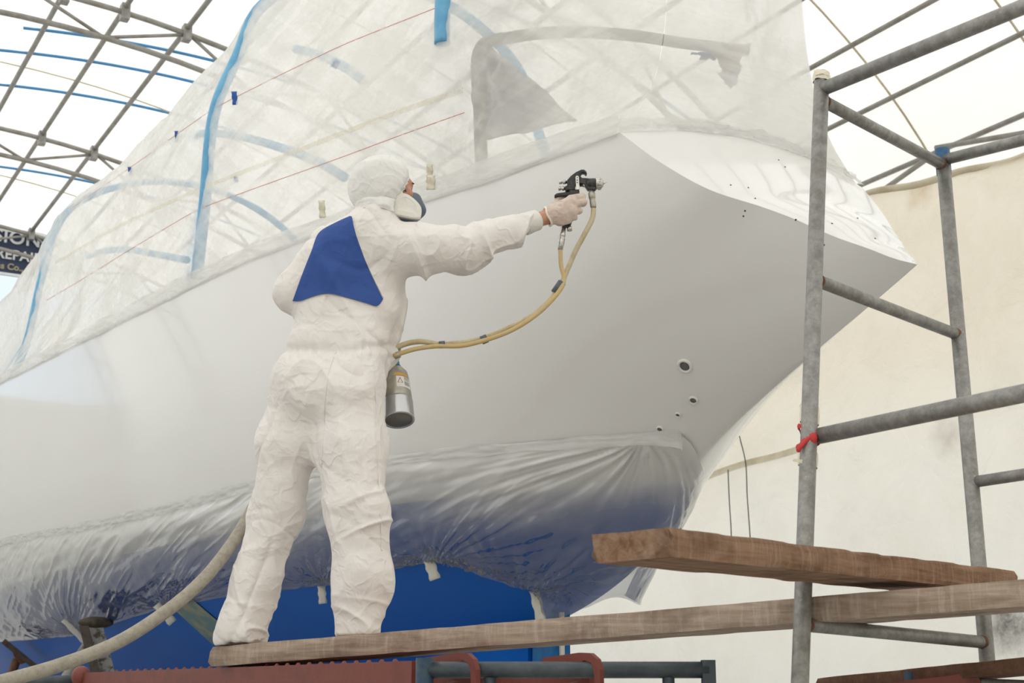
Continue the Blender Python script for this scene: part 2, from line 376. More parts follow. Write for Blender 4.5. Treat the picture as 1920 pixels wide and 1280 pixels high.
std('cap_paint', (.015, .10, .24), .5, 0, (.06, .14, .22), 30)
std('blue_paint', (.010, .045, .095), .5, 0, (.04, .065, .09), 30)
std('rust', (.20, .09, .045), .85, 0, (.14, .07, .04), 20, .4, 60)
std('stand_paint', (.34, .34, .31), .7, 0, (.10, .075, .055), 22, .3, 60, sharp=(.5, .6))
std('stand_pad', (.10, .075, .06), .85, 0, (.05, .04, .03), 12)
std('pale_band_green', (.13, .23, .25), .6, 0, (.30, .30, .20), 9, .2, 40)
std('masking_tape', (.84, .79, .65), .7, 0, None, 8, .4, 60)
std('white_tape', (.68, .665, .60), .7, 0, None, 8, .4, 60)
std('blue_tape', (.03, .12, .45), .6)
std('red_string', (.68, .30, .24), .7)
std('red_cloth', (.60, .05, .05), .7, 0, None, 8, .4, 80)
std('black_string', (.03, .03, .03), .8)
std('sign_navy', (.030, .045, .095), .6)
std('sign_white', (.80, .82, .84), .6)
std('sign_gold', (.34, .31, .22), .6)
std('grey_cloth', (.42, .42, .44), .85, 0, (.36, .36, .39), 4, .3, 30)
std('brown_cloth', (.25, .19, .14), .85, 0, (.16, .12, .09), 9, .4, 30)
std('navy_cloth', (.05, .10, .28), .85)
wood('plank_red', (.20, .11, .066), (.39, .25, .165), (.62, .49, .385), .79)
wood('plank_grey', (.31, .225, .17), (.54, .44, .36), (.80, .72, .65), -.52)
wood('plank_dark', (.12, .06, .038), (.18, .10, .07), (.20, .13, .1), .3)
film('seam_film', (.35, .5), .1, .3, 2, .3, (.86, .80, .62), .7)
film('deck_film', (.46, .90), .13, .18, 1.0, .5, (.95, .945, .93), .85, (.13, 1, 9))
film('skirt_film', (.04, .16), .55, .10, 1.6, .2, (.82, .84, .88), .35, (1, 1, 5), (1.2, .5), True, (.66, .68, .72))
film('strip_film', (.55, .85), .12, .3, 2, .5, (.90, .90, .89), .55, (.4, 1, 7), (.1, -.3))
# ================================================================== THE SHED
def arch(w, drop=0.0): return 4.6-drop+(5.0-drop*.2)*math.sqrt(max(0, 1-((w-2.5)/8.2)**2))
S0, S1 = -8.0, 25.0
fl = MB().add(*box((-60, -60, -.2), (120, 0, 0), (0, 120, 0), (0, 0, .2))).build('floor', M['concrete'], None, False); tag(fl, 'bare concrete floor of the tent shed', kind='structure')
# roof skin
ang = np.linspace(0, math.pi, 73); ss = np.linspace(S0, S1, 60); V = []
for s_ in ss:
    for a_ in ang:
        V.append(shed(s_, 2.5+8.2*math.cos(a_), 4.6+5*math.sin(a_)+.02*math.sin(a_*40)))
ceil = mesh('ceiling', V, grid_faces(len(ss), len(ang)), M['roof_fabric']); tag(ceil, 'cream translucent fabric roof stretched over arched steel', kind='structure')
for k, s_ in enumerate((9.2, 7.66, 12.4, 13.9, 18.0, 22.2)):
    pts = [shed(s_, 2.5+8.16*math.cos(a_), 4.58+4.97*math.sin(a_)) for a_ in np.linspace(.05, math.pi-.05, 60)]
    mesh('seam', *tube(pts, .011, 6), M['tarp_seam'], ceil)
# side walls and gables (fabric)
def wallmesh(name, w, z1, label, mt='roof_fabric'):
    u = np.linspace(S0, S1, 120); zz = np.linspace(0, z1, 30); V = []
    for s_ in u:
        for z in zz: V.append(shed(s_, w+.04*float(noise([[s_*.5, z*.3, 3]], 5)[0]), z))
    return tag(mesh(name, V, grid_faces(len(u), len(zz)), M[mt]), label, kind='structure')
wallmesh('wall_left', -5.7, 4.62, 'dull fabric side wall behind the viewer', 'low_wall')
g = [shed(S1, 2.5+8.2*math.cos(a_), 4.6+5*math.sin(a_)) for a_ in np.linspace(.42, math.pi-.42, 3)]
tag(mesh('wall_far', *prism([shed(S1, -5.7, 0), shed(S1, 10.7, 0), shed(S1, 10.7, 4.6), shed(S1, 10.1, 6.6), shed(S1, -5.1, 6.6), shed(S1, -5.7, 4.6)], A*.02), M['roof_fabric'], None, False), 'fabric gable wall, open above', kind='structure')
pts = [shed(S0, 2.5+8.2*math.cos(a_), 4.6+5*math.sin(a_)) for a_ in np.linspace(0, math.pi, 30)]
tag(mesh('wall_near', *prism([shed(S0, 10.7, 0)]+pts+[shed(S0, -5.7, 0)], A*.02), M['low_wall'], None, False), 'fabric gable wall behind the viewer', kind='structure')
# purlins running the length of the shed
pur = [2.95, 3.65, 4.40, 5.10, 5.80, 6.50, 7.20, 7.85, 8.45, 8.98, 9.465, 9.915, 2.2, 1.4, .4, -.8, -2.2, -3.6]
for w in pur:
    sh_ = tube([shed(S0, w, arch(w)-.06), shed(S1-.1, w, arch(w)-.06)], .033 if w < 8 else .026, 10)
    lab = {2.95: 'steel roof purlin at upper left, nearest the frame corner', 3.65: 'middle steel roof purlin of the three at upper left', 4.40: 'steel roof purlin at upper left beside the film tent',
           8.98: 'uppermost thin steel purlin at upper right', 9.465: 'steel purlin crossing behind the scaffold top rail', 9.915: 'steel eave purlin just above the hung tarp'}.get(w)
    if lab: tag(mesh('roof_purlin', *sh_, M['purlin_steel']), lab, 'purlin', 'roof purlins')
    else: mesh('purlin', *sh_, M['purlin_steel'], ceil)
# arched lattice trusses
for s_, lab in ((15.6, 'arched lattice roof truss nearest the top left corner'), (20.1, 'arched lattice roof truss above the navy sign, second from the top'), (24.45, 'arched lattice roof truss crossing in front of the navy sign'), (11.2, None), (6.8, None), (2.4, None), (-2.0, None)):
    aa = np.linspace(.12, math.pi-.12, 49)
    top = [shed(s_, 2.5+8.08*math.cos(x), 4.5+4.98*math.sin(x)) for x in aa]; bot = [shed(s_, 2.5+7.7*math.cos(x), 4.35+4.74*math.sin(x)) for x in aa]
    if lab is None:
        mb = MB().tube(top, .034, 8).tube(bot, .034, 8)
        for k in range(0, 48, 4): mb.tube([top[k], bot[k+2]], .022, 6).tube([bot[k+2], top[k+4]], .022, 6)
        mb.build('truss', M['purlin_steel'], ceil); continue
    t = empty('roof_truss', shed(s_, 2.5, 4.6)); tag(t, lab, 'truss', 'lattice roof trusses')
    mesh('chord', *tube(top, .034, 8), M['purlin_steel'], t); mesh('chord', *tube(bot, .034, 8), M['purlin_steel'], t)
    for k in range(0, 48, 4):
        mesh('web', *tube([top[k], bot[k+2]], .022, 6), M['purlin_steel'], t); mesh('web', *tube([bot[k+2], top[k+4]], .022, 6), M['purlin_steel'], t)
    for w in (2.95, 3.65, 4.4, 5.1):
        p = shed(s_, w, arch(w)-.13); mesh('clamp', *box(p-A*.06-C*.05-UP*.09, A*.12, C*.10, UP*.2), M['galvanised'], t, False)
for s_, lab in ((16.65, 'blue rope arching under the roof, first below the near truss'), (17.4, 'blue rope arching under the roof, second below the near truss'), (18.55, 'blue rope arching under the roof, third below the near truss'), (21.85, 'blue rope arching under the roof above the navy sign'), (13.4, 'blue rope arching under the roof, seen dimly through the film')):
    pts = [shed(s_-.33*(w-3.5), w, arch(w)-.03) for w in np.linspace(1.2 if s_ != 16.65 else 2.74, 9.0, 50)]
    tag(mesh('blue_rope', *tube(pts, .02, 6), M['blue_cord']), lab, 'cord', 'blue rope lines under roof')
# eave braces behind the hung tarp
for k, (a_, b_, lab) in enumerate((((1625, 378), (1738, 298), 'short diagonal steel brace below the eave purlin'), ((1755, 277), (1940, 246), 'steel brace running right below the eave purlin'))):
    tag(mesh('eave_brace', *tube([at_w(*a_, 9.85), at_w(*b_, 9.85)], .026, 8), M['purlin_steel']), lab, 'brace')
# hung tarp on the right
WT = 9.7; P0 = at_w(1640, 372, WT); P1 = at_w(1920, 286, WT); sA, sB = P0.dot(A), P1.dot(A)
u = np.linspace(-7, 24.5, 260); zz = np.linspace(0, 1, 70); V = []
for s_ in u:
    k = (s_-sA)/(sB-sA); ztop = min(P0[2]+(P1[2]-P0[2])*k+.04*math.sin(s_*2.1)+.02*math.sin(s_*5.3), 6.62)
    for z in zz: V.append((s_, WT, z*ztop))
V = np.array(V); q = V.copy()
dw = .10*fbm(np.c_[V[:, 0]*.55, V[:, 2]*.35, V[:, 2]*0], 31)+.035*ridge(np.c_[V[:, 0]*1.3+V[:, 2]*.9, V[:, 2]*.8-V[:, 0]*.2, V[:, 2]*0], 33)+.02*fbm(np.c_[V[:, 0]*3, V[:, 2]*3, V[:, 2]*0], 35)
V[:, 1] += dw-.06
tarp = mesh('wall_right', np.array([shed(*p) for p in V]), grid_faces(len(u), len(zz)), M['tarp_fabric']); tag(tarp, 'large cream tarpaulin hung as the side wall behind the scaffold', kind='structure')
pts = [shed(s_, WT-.03, min(P0[2]+(P1[2]-P0[2])*((s_-sA)/(sB-sA))+.04*math.sin(s_*2.1)+.02*math.sin(s_*5.3), 6.62)) for s_ in np.linspace(4, 20, 160)]
mesh('hem', *tube(pts, .035, 6), M['tarp_seam'], tarp)
sp = [at_w(x, y, WT-.10) for x, y in ((1270, 918), (1340, 888), (1400, 868), (1450, 856), (1510, 838))]
sv = catmull(sp, 8); V = np.vstack([sv+UP*.035, sv-UP*.035]); n = len(sv)
mesh('seam', V, [(i, i+1, n+i+1, n+i) for i in range(n-1)], M['tarp_seam'], tarp)
for pl, lab in ((((1365, 880), (1367, 930), (1371, 1000), (1371, 1040)), 'black string hanging down the tarp, left of the pair'), (((1386, 816), (1398, 868), (1401, 930), (1406, 1000), (1408, 1040)), 'black string hanging down the tarp, right of the pair')):
    tag(mesh('string', *tube(catmull([at_w(x, y, WT-.13) for x, y in pl], 6), .006, 5), M['black_string']), lab, 'string')
# sign at the far gable
sg = empty('hanging_sign', at_s(40, 470, 24.62)); tag(sg, 'navy banner sign with white lettering under the far roof', 'sign')
wl, wr = 1.6, 5.35
def sp_(w, z, d=0): return shed(24.62-d, w, z)
def sz(px, py): p = at_s(px, py, 24.62); return p.dot(C), p[2]
zb, zt = sz(20, 517)[1], sz(20, 428)[1]
mesh('panel', *box(sp_(wl, zb), C*(wr-wl), A*.03, UP*(zt-zb)), M['sign_navy'], sg, False)
mesh('border', *box(sp_(wl, zt-.07, .012), C*(wr-wl), A*.01, UP*.07), M['sign_white'], sg, False)
mesh('border', *box(sp_(wl, zb, .012), C*(wr-wl), A*.01, UP*.045), M['sign_white'], sg, False)
def text(body, name, pxl, pyb, height, mat, parent, plane, extra=0):
    cu = bpy.data.curves.new(name, 'FONT'); cu.body = body; cu.size = height/.69; cu.extrude = .004; cu.space_character = 1.0+extra; cu.offset = .006
    ob = bpy.data.objects.new('tmp', cu); COL.objects.link(ob); dg = bpy.context.evaluated_depsgraph_get(); me = bpy.data.meshes.new_from_object(ob.evaluated_get(dg))
    V = np.array([v.co[:] for v in me.vertices]); Fc = [tuple(p.vertices) for p in me.polygons]; bpy.data.objects.remove(ob); bpy.data.meshes.remove(me)
    w0, z0 = sz(pxl, pyb); W = np.array([sp_(w0+v[0], z0+v[1], .02-v[2]) for v in V]); return mesh(name, W, Fc, mat, parent, False)
text('SION', 'lettering', -13, 451, .225, M['sign_white'], sg, 0, .06)
text('REPAIR', 'lettering', -9, 482, .165, M['sign_white'], sg, 0, .04)
text('es Co., L', 'lettering', -8, 502, .105, M['sign_gold'], sg, 0, .04)
# ================================================================== THE YACHT
EDGE = [(4.75, .70, 3.96), (4.57, .625, 3.78), (4.39, .51, 3.62), (4.23, .37, 3.52), (4.14, .30, 3.46), (4.01, .195, 3.36), (3.9, .12, 3.29), (3.83, .055, 3.24), (3.77, 0, 3.21)]
STN = [(5.19, .81, 3.97, 2.66, 1.97, .75), (5.75, .93, 3.99, 2.28, 2.05, .75), (6.57, 1.08, 4.05, 1.97, 3.6, .78), (7.8, 1.29, 4.12, 1.80, 4.4), (10, 1.55, 4.17, 1.62, 4.4), (12, 1.68, 4.27, 1.5, 4.2), (14, 1.73, 4.42, 1.45, 3.9), (16, 1.72, 4.6, 1.42, 3.6), (18, 1.55, 4.8, 1.45, 3.0), (20.5, 1.1, 5.0, 1.6, 2.6), (23, .45, 5.3, 2.2, 2.0), (24.3, .03, 5.4, 3.2, 1.6)]
NV = 41
def section(s_, b, zs, zc, p, ex=1.0, n=NV):
    t = np.sin(np.linspace(0, math.pi/2, 160)); y = b*np.maximum(1-t**p, 0)**ex; return resample(np.c_[np.full(160, s_), y, zs-(zs-zc)*t], n)
rows = [resample(catmull(EDGE, 10), NV)]+[section(*q) for q in STN]
ctrl = np.array(rows)                                   # station, girth, (s,b,z)
cols = [catmull(ctrl[:, j], 14) for j in range(NV)]; HG = np.stack(cols, 1)   # fine grid: along, girth
def sheer_curve(side=-1): return np.array([boat(p[0], side*p[1], p[2]) for p in HG[:, 0]])
nu = HG.shape[0]
near = np.array([boat(p[0], -p[1], p[2]) for p in HG.reshape(-1, 3)]); far = np.array([boat(p[0], p[1], p[2]) for p in HG.reshape(-1, 3)])
ship = empty('sailing_yacht', boat(5, 0, 0)); tag(ship, 'big white sailing yacht with blue underbody seen from its stern', 'yacht')
bmx = bmesh.new()
off = np.array(ship.location)
vn = [bmx.verts.new(v-off) for v in near]; vf = [bmx.verts.new(v-off) for v in far]
for i in range(nu-1):
    for j in range(NV-1):
        a_, b_, c_, d_ = i*NV+j, (i+1)*NV+j, (i+1)*NV+j+1, i*NV+j+1
        bmx.faces.new((vn[a_], vn[b_], vn[c_], vn[d_])); bmx.faces.new((vf[d_], vf[c_], vf[b_], vf[a_]))
# transom: ruled between the two stern edges, crowned outwards
K = 24; tv = {}
for j in range(NV):
    s_, b, z = HG[0, j]
    for k in range(K+1):
        if k == 0: tv[j, k] = vn[j]; continue
        if k == K: tv[j, k] = vf[j]; continue
        x = -1+2*k/K; cr = (1-x*x)*.10*(b/.7)
        tv[j, k] = bmx.verts.new(boat(s_-cr*.55, b*x, z+cr*.8)-off)
for j in range(NV-1):
    for k in range(K): bmx.faces.new((tv[j, k], tv[j+1, k], tv[j+1, k+1], tv[j, k+1]))
bmesh.ops.remove_doubles(bmx, verts=bmx.verts, dist=1e-4)
bmesh.ops.dissolve_degenerate(bmx, edges=bmx.edges, dist=1e-5)
me = bpy.data.meshes.new('hull'); me.materials.append(M['hull_paint'])
for f in bmx.faces:
    f.smooth = True
bmesh.ops.recalc_face_normals(bmx, faces=bmx.faces); bmx.to_mesh(me); bmx.free(); me.set_sharp_from_angle(angle=math.radians(55))
hull = bpy.data.objects.new('hull', me); link(hull, ship); ORIGIN[hull.name] = off
bv = hull.modifiers.new('edge', 'BEVEL'); bv.width = .018; bv.segments = 3; bv.limit_method = 'ANGLE'; bv.angle_limit = math.radians(55); bv.harden_normals = False
# deck
sn, sf = sheer_curve(-1), sheer_curve(1); DK = []
for p, q in zip(sn, sf):
    for x in np.linspace(0, 1, 9): DK.append(p+(q-p)*x+UP*(.10*(4*x*(1-x))-.006))
mesh('deck', DK, grid_faces(len(sn), 9), M['deck_white'], ship)
# skeg and rudder under the counter
def slab(name, pts, half, mat, parent):
    L = [boat(s_, -half, z) for s_, z in pts]; return mesh(name, *prism(L, C*half*2), mat, parent, False)
slab('skeg', [(6.62, .55), (21.5, .35), (22, 1.9), (10, 2.3), (6.62, 2.25)], .07, M['hull_blue'], ship)
rud = slab('rudder', [(6.40, .55), (6.60, .55), (6.60, 2.3), (6.40, 2.3)], .055, M['rudder_blue'], ship)
slab('edge_strip', [(6.385, 1.2), (6.40, 1.2), (6.40, 2.08), (6.385, 2.08)], .012, M['white_tape'], rud)
HB = bvh_of(np.vstack([near, far]), grid_faces(nu, NV)+[tuple(i+nu*NV for i in f[::-1]) for f in grid_faces(nu, NV)])
SKV, SKF = prism([boat(s_, -.07, z) for s_, z in ((6.4, .55), (21.5, .35), (22, 1.9), (10, 2.3), (6.4, 2.25))], C*.14)
HBA = bvh_of(np.vstack([near, far, SKV]), grid_faces(nu, NV)+[tuple(i+nu*NV for i in f[::-1]) for f in grid_faces(nu, NV)]+[tuple(i+2*nu*NV for i in f) for f in SKF])
# drain ports near the waterline: rim and dark bore
for (px, py, r) in ((1284, 686, .036), (1300, 750, .023), (1271, 777, .014), (1237, 804, .018)):
    p, n = hit(HB, px, py); n = n if n.dot(EYE-p) > 0 else -n
    rim = mesh('drain_port', *lathe(p-n*.01, p+n*.008, [(0, r), (.7, r), (1, r*.90), (1, r*.66), (.3, r*.60)], 28), M['hull_white'], ship)
    mesh('bore', *lathe(p-n*.01, p+n*.0012, [(0, r*.62), (1, r*.62)], 24), M['port_dark'], rim)
# screw holes left open in the transom and topside
TB = bvh_of(*(lambda me_: (np.array([v.co[:] for v in me_.vertices])+off, [tuple(p.vertices) for p in me_.polygons]))(me))
for px, py in ((1397, 395), (1394, 405), (1370, 347), (1403, 352), (1416, 372), (1460, 300), (1472, 313), (1492, 412), (1560, 419), (1608, 409), (1641, 447), (1545, 459)):
    p, n = hit(TB, px, py)
    if p is None: continue
    n = n if n.dot(EYE-p) > 0 else -n
    mesh('screw_hole', *lathe(p-n*.004, p+n*.002, [(0, .0036), (1, .0036)], 10), M['chip_dark'], ship)
# stern arch and gear seen through the film
SA = 5.8
ar = catmull([boat(SA, -.80, 4.0), boat(SA, -.82, 4.4), at_s(902, 88, SA), at_s(960, 70, SA), at_s(1060, 60, SA), at_s(1180, 66, SA), at_s(1290, 82, SA), at_s(1400, 95, SA)], 8)
mesh('stern_arch', *tube(ar, .032, 12), M['galvanised'], ship)
def drape(name, poly, s_, mat, parent, bulge=.05, seed=0):
    """cloth panel hanging in the plane s = s_, outlined by four corner points"""
    a_, b_, c_, d_ = [at_s(x, y, s_) for x, y in poly]; V = []
    for i in range(25):
        for j in range(25):
            u, v = i/24, j/24; p = (a_*(1-u)+b_*u)*(1-v)+(d_*(1-u)+c_*u)*v
            V.append(p+A*bulge*float(fbm([[u*4, v*2, seed]], seed)[0]))
    o = mesh(name, V, grid_faces(25, 25), mat, parent); sd = o.modifiers.new('thick', 'SOLIDIFY'); sd.thickness = .008; return o
drape('weather_cloth', ((890, 92), (925, 95), (1085, 225), (900, 262)), SA+.03, M['grey_cloth'], ship, .05, 3)
drape('rolled_cover', ((1330, 92), (1405, 84), (1388, 128), (1352, 140)), SA-.06, M['brown_cloth'], ship, .05, 9)
drape('rolled_cover', ((1348, 136), (1388, 128), (1376, 162), (1366, 165)), SA-.03, M['navy_cloth'], ship, .03, 12)
drape('rolled_cover', ((1300, 98), (1336, 94), (1342, 112), (1318, 108)), SA-.03, M['navy_cloth'], ship, .03, 14)

# ------------------------------------------------------------------ film tent over the deck
FS = [(4.78, [(.70, 3.98), (.52, 4.20), (.43, 4.5), (.40, 4.9), (.38, 5.5), (.30, 6.1), (0, 6.3)]),
      (5.9, [(.97, 4.02), (1.0, 4.5), (1.0, 5.0), (.96, 5.6), (.8, 6.1), (.4, 6.42), (0, 6.5)]),
      (8.6, [(1.385, 4.19), (1.36, 4.7), (1.325, 5.38), (1.19, 5.8), (1.03, 6.22), (.55, 6.55), (0, 6.65)]),
      (13.5, [(1.62, 4.40), (1.50, 4.85), (1.41, 5.5), (1.27, 6.1), (1.05, 6.35), (.55, 6.6), (0, 6.68)]),
      (17.5, [(1.6, 4.75), (1.5, 5.0), (1.4, 5.5), (1.25, 6.0), (1.0, 6.3), (.5, 6.5), (0, 6.55)]),
      (23.4, [(.30, 5.32), (.3, 5.4), (.29, 5.45), (.27, 5.5), (.2, 5.55), (.1, 5.6), (0, 5.62)])]
NJ = 60
prof = []
for s_, pr in FS:
    q = resample(catmull(pr, 8), NJ); prof.append(np.c_[np.full(NJ, s_), q])
prof = np.array(prof); FG = []; sg_ = []
for k in range(len(FS)-1):
    n = 44 if k < 3 else 24
    for x in np.linspace(0, 1, n, endpoint=(k == len(FS)-2)):
        p = prof[k]*(1-x)+prof[k+1]*x; dip = 4*x*(1-x)*np.clip((np.linspace(0, 1, NJ))*3, 0, 1)*(.05 if k else .03)
        base = np.interp(p[0, 0], HG[:, 0, 0], HG[:, 0, 1]), np.interp(p[0, 0], HG[:, 0, 0], HG[:, 0, 2])
        p = p.copy(); fade = np.clip(1-np.linspace(0, 1, NJ)*6, 0, 1); p[:, 1] += (base[0]+.012-p[0, 1])*fade; p[:, 2] += (base[1]-.02-p[0, 2])*fade
        p[:, 1] = np.maximum(p[:, 1]-dip, 0); p[:, 2] -= dip*.6; FG.append(p)
FG = np.array(FG); nF = len(FG)
full = np.concatenate([FG*[1, -1, 1], (FG[:, ::-1])[:, 1:]], 1)          # near base -> ridge -> far base
nG = full.shape[1]; flat = full.reshape(-1, 3)
V = np.array([boat(*p) for p in flat]); Fc = grid_faces(nF, nG, flip=True); Nn = vnormals(V, Fc)
jj = np.tile(np.arange(nG), nF)/(nG-1); edge = np.clip(np.minimum(jj, 1-jj)*30, 0, 1)
# taut creases running slantwise between the hoops
d = .030*fbm(np.c_[flat[:, 0]*.9, flat[:, 2]*1.6+flat[:, 0]*.5, flat[:, 1]], 3)+.016*ridge(np.c_[flat[:, 0]*1.2, (flat[:, 2]-flat[:, 0]*.25)*5, flat[:, 1]*2], 5)+.008*ridge(np.c_[flat[:, 0]*3, (flat[:, 2]+flat[:, 0]*.5)*11, flat[:, 1]*3], 6)
FANS = []
for px, py in ((805, 330), (615, 428), (365, 524), (890, 92), (1110, 225), (1400, 90)):
    r = sight(px, py); h = bvh_of(V, Fc).ray_cast(Vector(EYE), Vector(r).normalized())
    if h[0] is not None: FANS.append(np.array(h[0]))
for c0 in FANS:
    dv = V-c0; du = dv@A; dz = dv[:, 2]; r = np.hypot(du, dz); th = np.arctan2(dz, du); nearside = (np.abs(dv@C) < .6)
    d = d+nearside*.016*np.sin(th*30+3*fbm(np.c_[th*2, r*2, r*0], 8))*np.exp(-r/.5)*np.clip(r/.12, 0, 1)
edge = edge*np.clip(np.repeat(np.arange(nF), nG)/8, 0, 1); V2 = V+Nn*(d*edge)[:, None]
tent = empty('plastic_sheet', boat(9, 0, 4.2)); tag(tent, 'clear creased plastic film tented over the yacht deck', 'plastic sheet')
mesh('film', V2, Fc, M['deck_film'], tent)
# stern end of the film tent
row = full[0]; half = row[:NJ]; SV = []; ns = 40
for p in half:
    for x in np.linspace(-1, 1, ns):
        cr = (1-x*x)*.10*(abs(p[1])/.7); SV.append((p[0]-cr*.4-.006, p[1]*-x*-1, p[2]+cr*np.clip(1-(p[2]-3.95)*2, 0, 1)))
SV = np.array(SV); dd = .03*fbm(np.c_[SV[:, 1]*3, SV[:, 2]*2, SV[:, 0]*0], 15)+.018*ridge(np.c_[SV[:, 1]*5+SV[:, 2]*2, SV[:, 2]*2-SV[:, 1]*2, SV[:, 0]*0], 17)
SV[:, 0] -= dd*np.clip(np.tile(1-np.abs(np.linspace(-1, 1, ns)), NJ)*6, 0, 1)*np.clip((SV[:, 2]-3.97)*8, 0, 1)
mesh('end_film', [boat(*p) for p in SV], grid_faces(NJ, ns), M['deck_film'], tent)
# hoops under the film
for k, lab in ((1, 'pale blue hoop pole near the stern under the film'), (2, 'bright blue bent hoop pole holding up the film left of the worker'), (3, 'faded blue hoop pole at the far left under the film')):
    pr = np.array(FS[k][1]); pr = np.vstack([pr*[-1, 1], pr[::-1][1:]]); pr = np.vstack([[-1.0, 4.78], pr[2:7]]) if k == 1 else pr; pts = [boat(FS[k][0], p[0]*.985, p[1]-.02 if i not in (0, len(pr)-1) else p[1]+.01) for i, p in enumerate(pr)]
    tag(mesh('hoop_pole', *tube(catmull(pts, 8), .040 if k != 3 else .036, 12), M['hoop_blue']), lab, 'pole', 'blue hoop poles')
for pts, lab in ((((305, 268), (345, 254), (400, 250), (460, 258), (530, 278), (600, 305), (645, 332)), 'blue batten arching across behind the bright hoop pole'), (((165, 480), (200, 470), (240, 468), (300, 478), (350, 487)), 'short blue batten low behind the film'), (((555, 92), (600, 104), (650, 128), (680, 150)), 'blue batten high behind the film')):
    tag(mesh('batten', *tube(catmull([at_w(x, y, WC-.4) for x, y in pts], 6), .035, 10), M['hoop_blue']), lab, 'batten', 'blue battens inside the film tent')
# crumpled masking strip along the sheer and across the transom top
def strip(name, path, normal, up, width, seed, mat, parent, amp=.014):
    path = np.asarray(path); n = len(path); rows_ = []; k = 9
    for i in range(n):
        for j in range(k):
            v = j/(k-1)-.5; q = path[i]; a_ = amp*float(fbm([[i*.23, v*3, seed]], seed)[0])+amp*.8*float(ridge([[i*.11, v*6, seed]], seed+2)[0])
            rows_.append(q+up*(v*width*(1+.35*float(noise([[i*.08, 1.5, seed]], seed)[0])))+normal[i]*(.010+max(a_, -.006)))
    return mesh(name, rows_, grid_faces(n, k), mat, parent)
path = resample(sheer_curve(-1)[:int(nu*.75)], 420); T = nrm(np.gradient(path, axis=0)); NRM = nrm(np.cross(T, UP)); NRM = np.where((NRM@C)[:, None] > 0, -NRM, NRM)
strip('edge_strip', path+UP*.035, NRM, nrm(UP-.25*A*0), .10, 21, M['strip_film'], tent, .007)
tp = np.array([boat(4.75-(1-x*x)*.055-.0, .7*x, 3.96+(1-x*x)*.08) for x in np.linspace(-1, 1, 120)]); TN = np.array([nrm(-A*.6+UP*.8)]*120)
strip('edge_strip', tp+UP*.03+A*.02, TN, nrm(UP*.8+A*.6), .10, 25, M['strip_film'], tent, .01)

# ------------------------------------------------------------------ film skirt round the underbody
def hull_at(s_, z, side=-1):
    i = np.argmin(np.abs(HG[:, NV//2, 0]-s_)); r = HG[i]; b = np.interp(-z, -r[:, 2], r[:, 1]); return boat(s_, side*b, z)
TOPPX = [(-25, 1017), (0, 1012), (150, 982), (300, 950), (480, 902), (600, 876), (720, 856), (860, 838), (1000, 827), (1120, 817), (1215, 811)]
HEMPX = [(-25, 1206), (-10, 1202), (148, 1188), (232, 1160), (318, 1133), (420, 1115), (540, 1102), (612, 1094), (718, 1066), (822, 1044), (1008, 1108)]
def onhull(px, py, lift):
    p, n = hit(HBA, px, py)
    if p is None: print('MISS', px, py); p = at_w(px, py, WC-.1); n = -C
    n = n if n.dot(EYE-p) > 0 else -n
    return p+n*lift
def dens(P, n): return resample(np.asarray(P, float), n)
tops = dens(TOPPX, 130)
TOP3 = [onhull(x, y, .012) for x, y in tops]
hu = np.interp(np.linspace(0, 1, 130), np.linspace(0, 1, 11), np.arange(11)); hp = np.array(HEMPX, float)
HEM3 = [onhull(np.interp(k, np.arange(11), hp[:, 0]), np.interp(k, np.arange(11), hp[:, 1]), .02) for k in hu]
hu2 = np.array([np.interp(x, [p[0] for p in TOPPX], np.arange(11)) for x, _ in tops])
HEM3 = [onhull(np.interp(k, np.arange(11), hp[:, 0]), np.interp(k, np.arange(11), hp[:, 1]), .02) for k in hu2]
# round the stern: top edge crosses the centre line, hem hangs free behind the rudder
tops_b = catmull([TOP3[-1], hull_at(5.13, 2.75)-C*.012, boat(5.18, 0, 2.645), boat(5.42, .20, 2.60), boat(5.9, .45, 2.58), boat(6.6, .85, 2.65)], 14)[1:]
hems_b = catmull([HEM3[-1], boat(6.28, -.16, 1.98), boat(6.12, -.06, 2.02), boat(5.98, .06, 2.08), boat(6.05, .25, 2.05), boat(6.7, .6, 2.15)], 14)[1:]
TOPA = np.vstack([TOP3, tops_b]); HEMA = np.vstack([HEM3, hems_b])
dT = np.r_[0, np.cumsum(np.linalg.norm(np.diff(TOPA, axis=0), axis=1))]; NC, NS = 200, 30; uc = np.linspace(0, dT[-1], NC)
TOPC = np.stack([np.interp(uc, dT, TOPA[:, k]) for k in range(3)], 1); HEMC = np.stack([np.interp(uc, dT, HEMA[:, k]) for k in range(3)], 1)
vc = np.linspace(0, 1, NS); G = TOPC[:, None]*(1-vc)[None, :, None]+HEMC[:, None]*vc[None, :, None]
def push_out(P, off_):
    for i in range(len(P)):
        loc, n, idx, dist = HBA.find_nearest(Vector(P[i]))
        if loc is None: continue
        if (Vector(P[i])-loc).dot(n) < off_[i]: P[i] = np.array(loc+n*off_[i])
    return P
Fs = grid_faces(NC, NS); flat = G.reshape(-1, 3); vv = np.tile(vc, NC); us = np.repeat(uc, NS)
mask = us < dT[129]+.9; clear = .012+.06*np.sin(vv*math.pi)**.8                  # the film stands off the hull between its taped edges
sub = flat[mask]; flat[mask] = push_out(sub, clear[mask])
for it in range(3):
    fl2 = laplace(flat, Fs, 5, .5); keep = (vv < .02) | (vv > .98); fl2[keep] = flat[keep]; flat = fl2
    sub = flat[mask]; flat[mask] = push_out(sub, clear[mask])
G = flat.reshape(NC, NS, 3); NU2, NS2 = 1300, 90; uu = np.linspace(0, dT[-1], NU2); v2 = np.linspace(0, 1, NS2)
G = np.stack([np.stack([np.interp(uu, uc, G[:, j, k]) for j in range(NS)], 1) for k in range(3)], -1)
G = np.stack([np.stack([np.interp(v2, vc, G[i, :, k]) for i in range(NU2)], 0) for k in range(3)], -1)
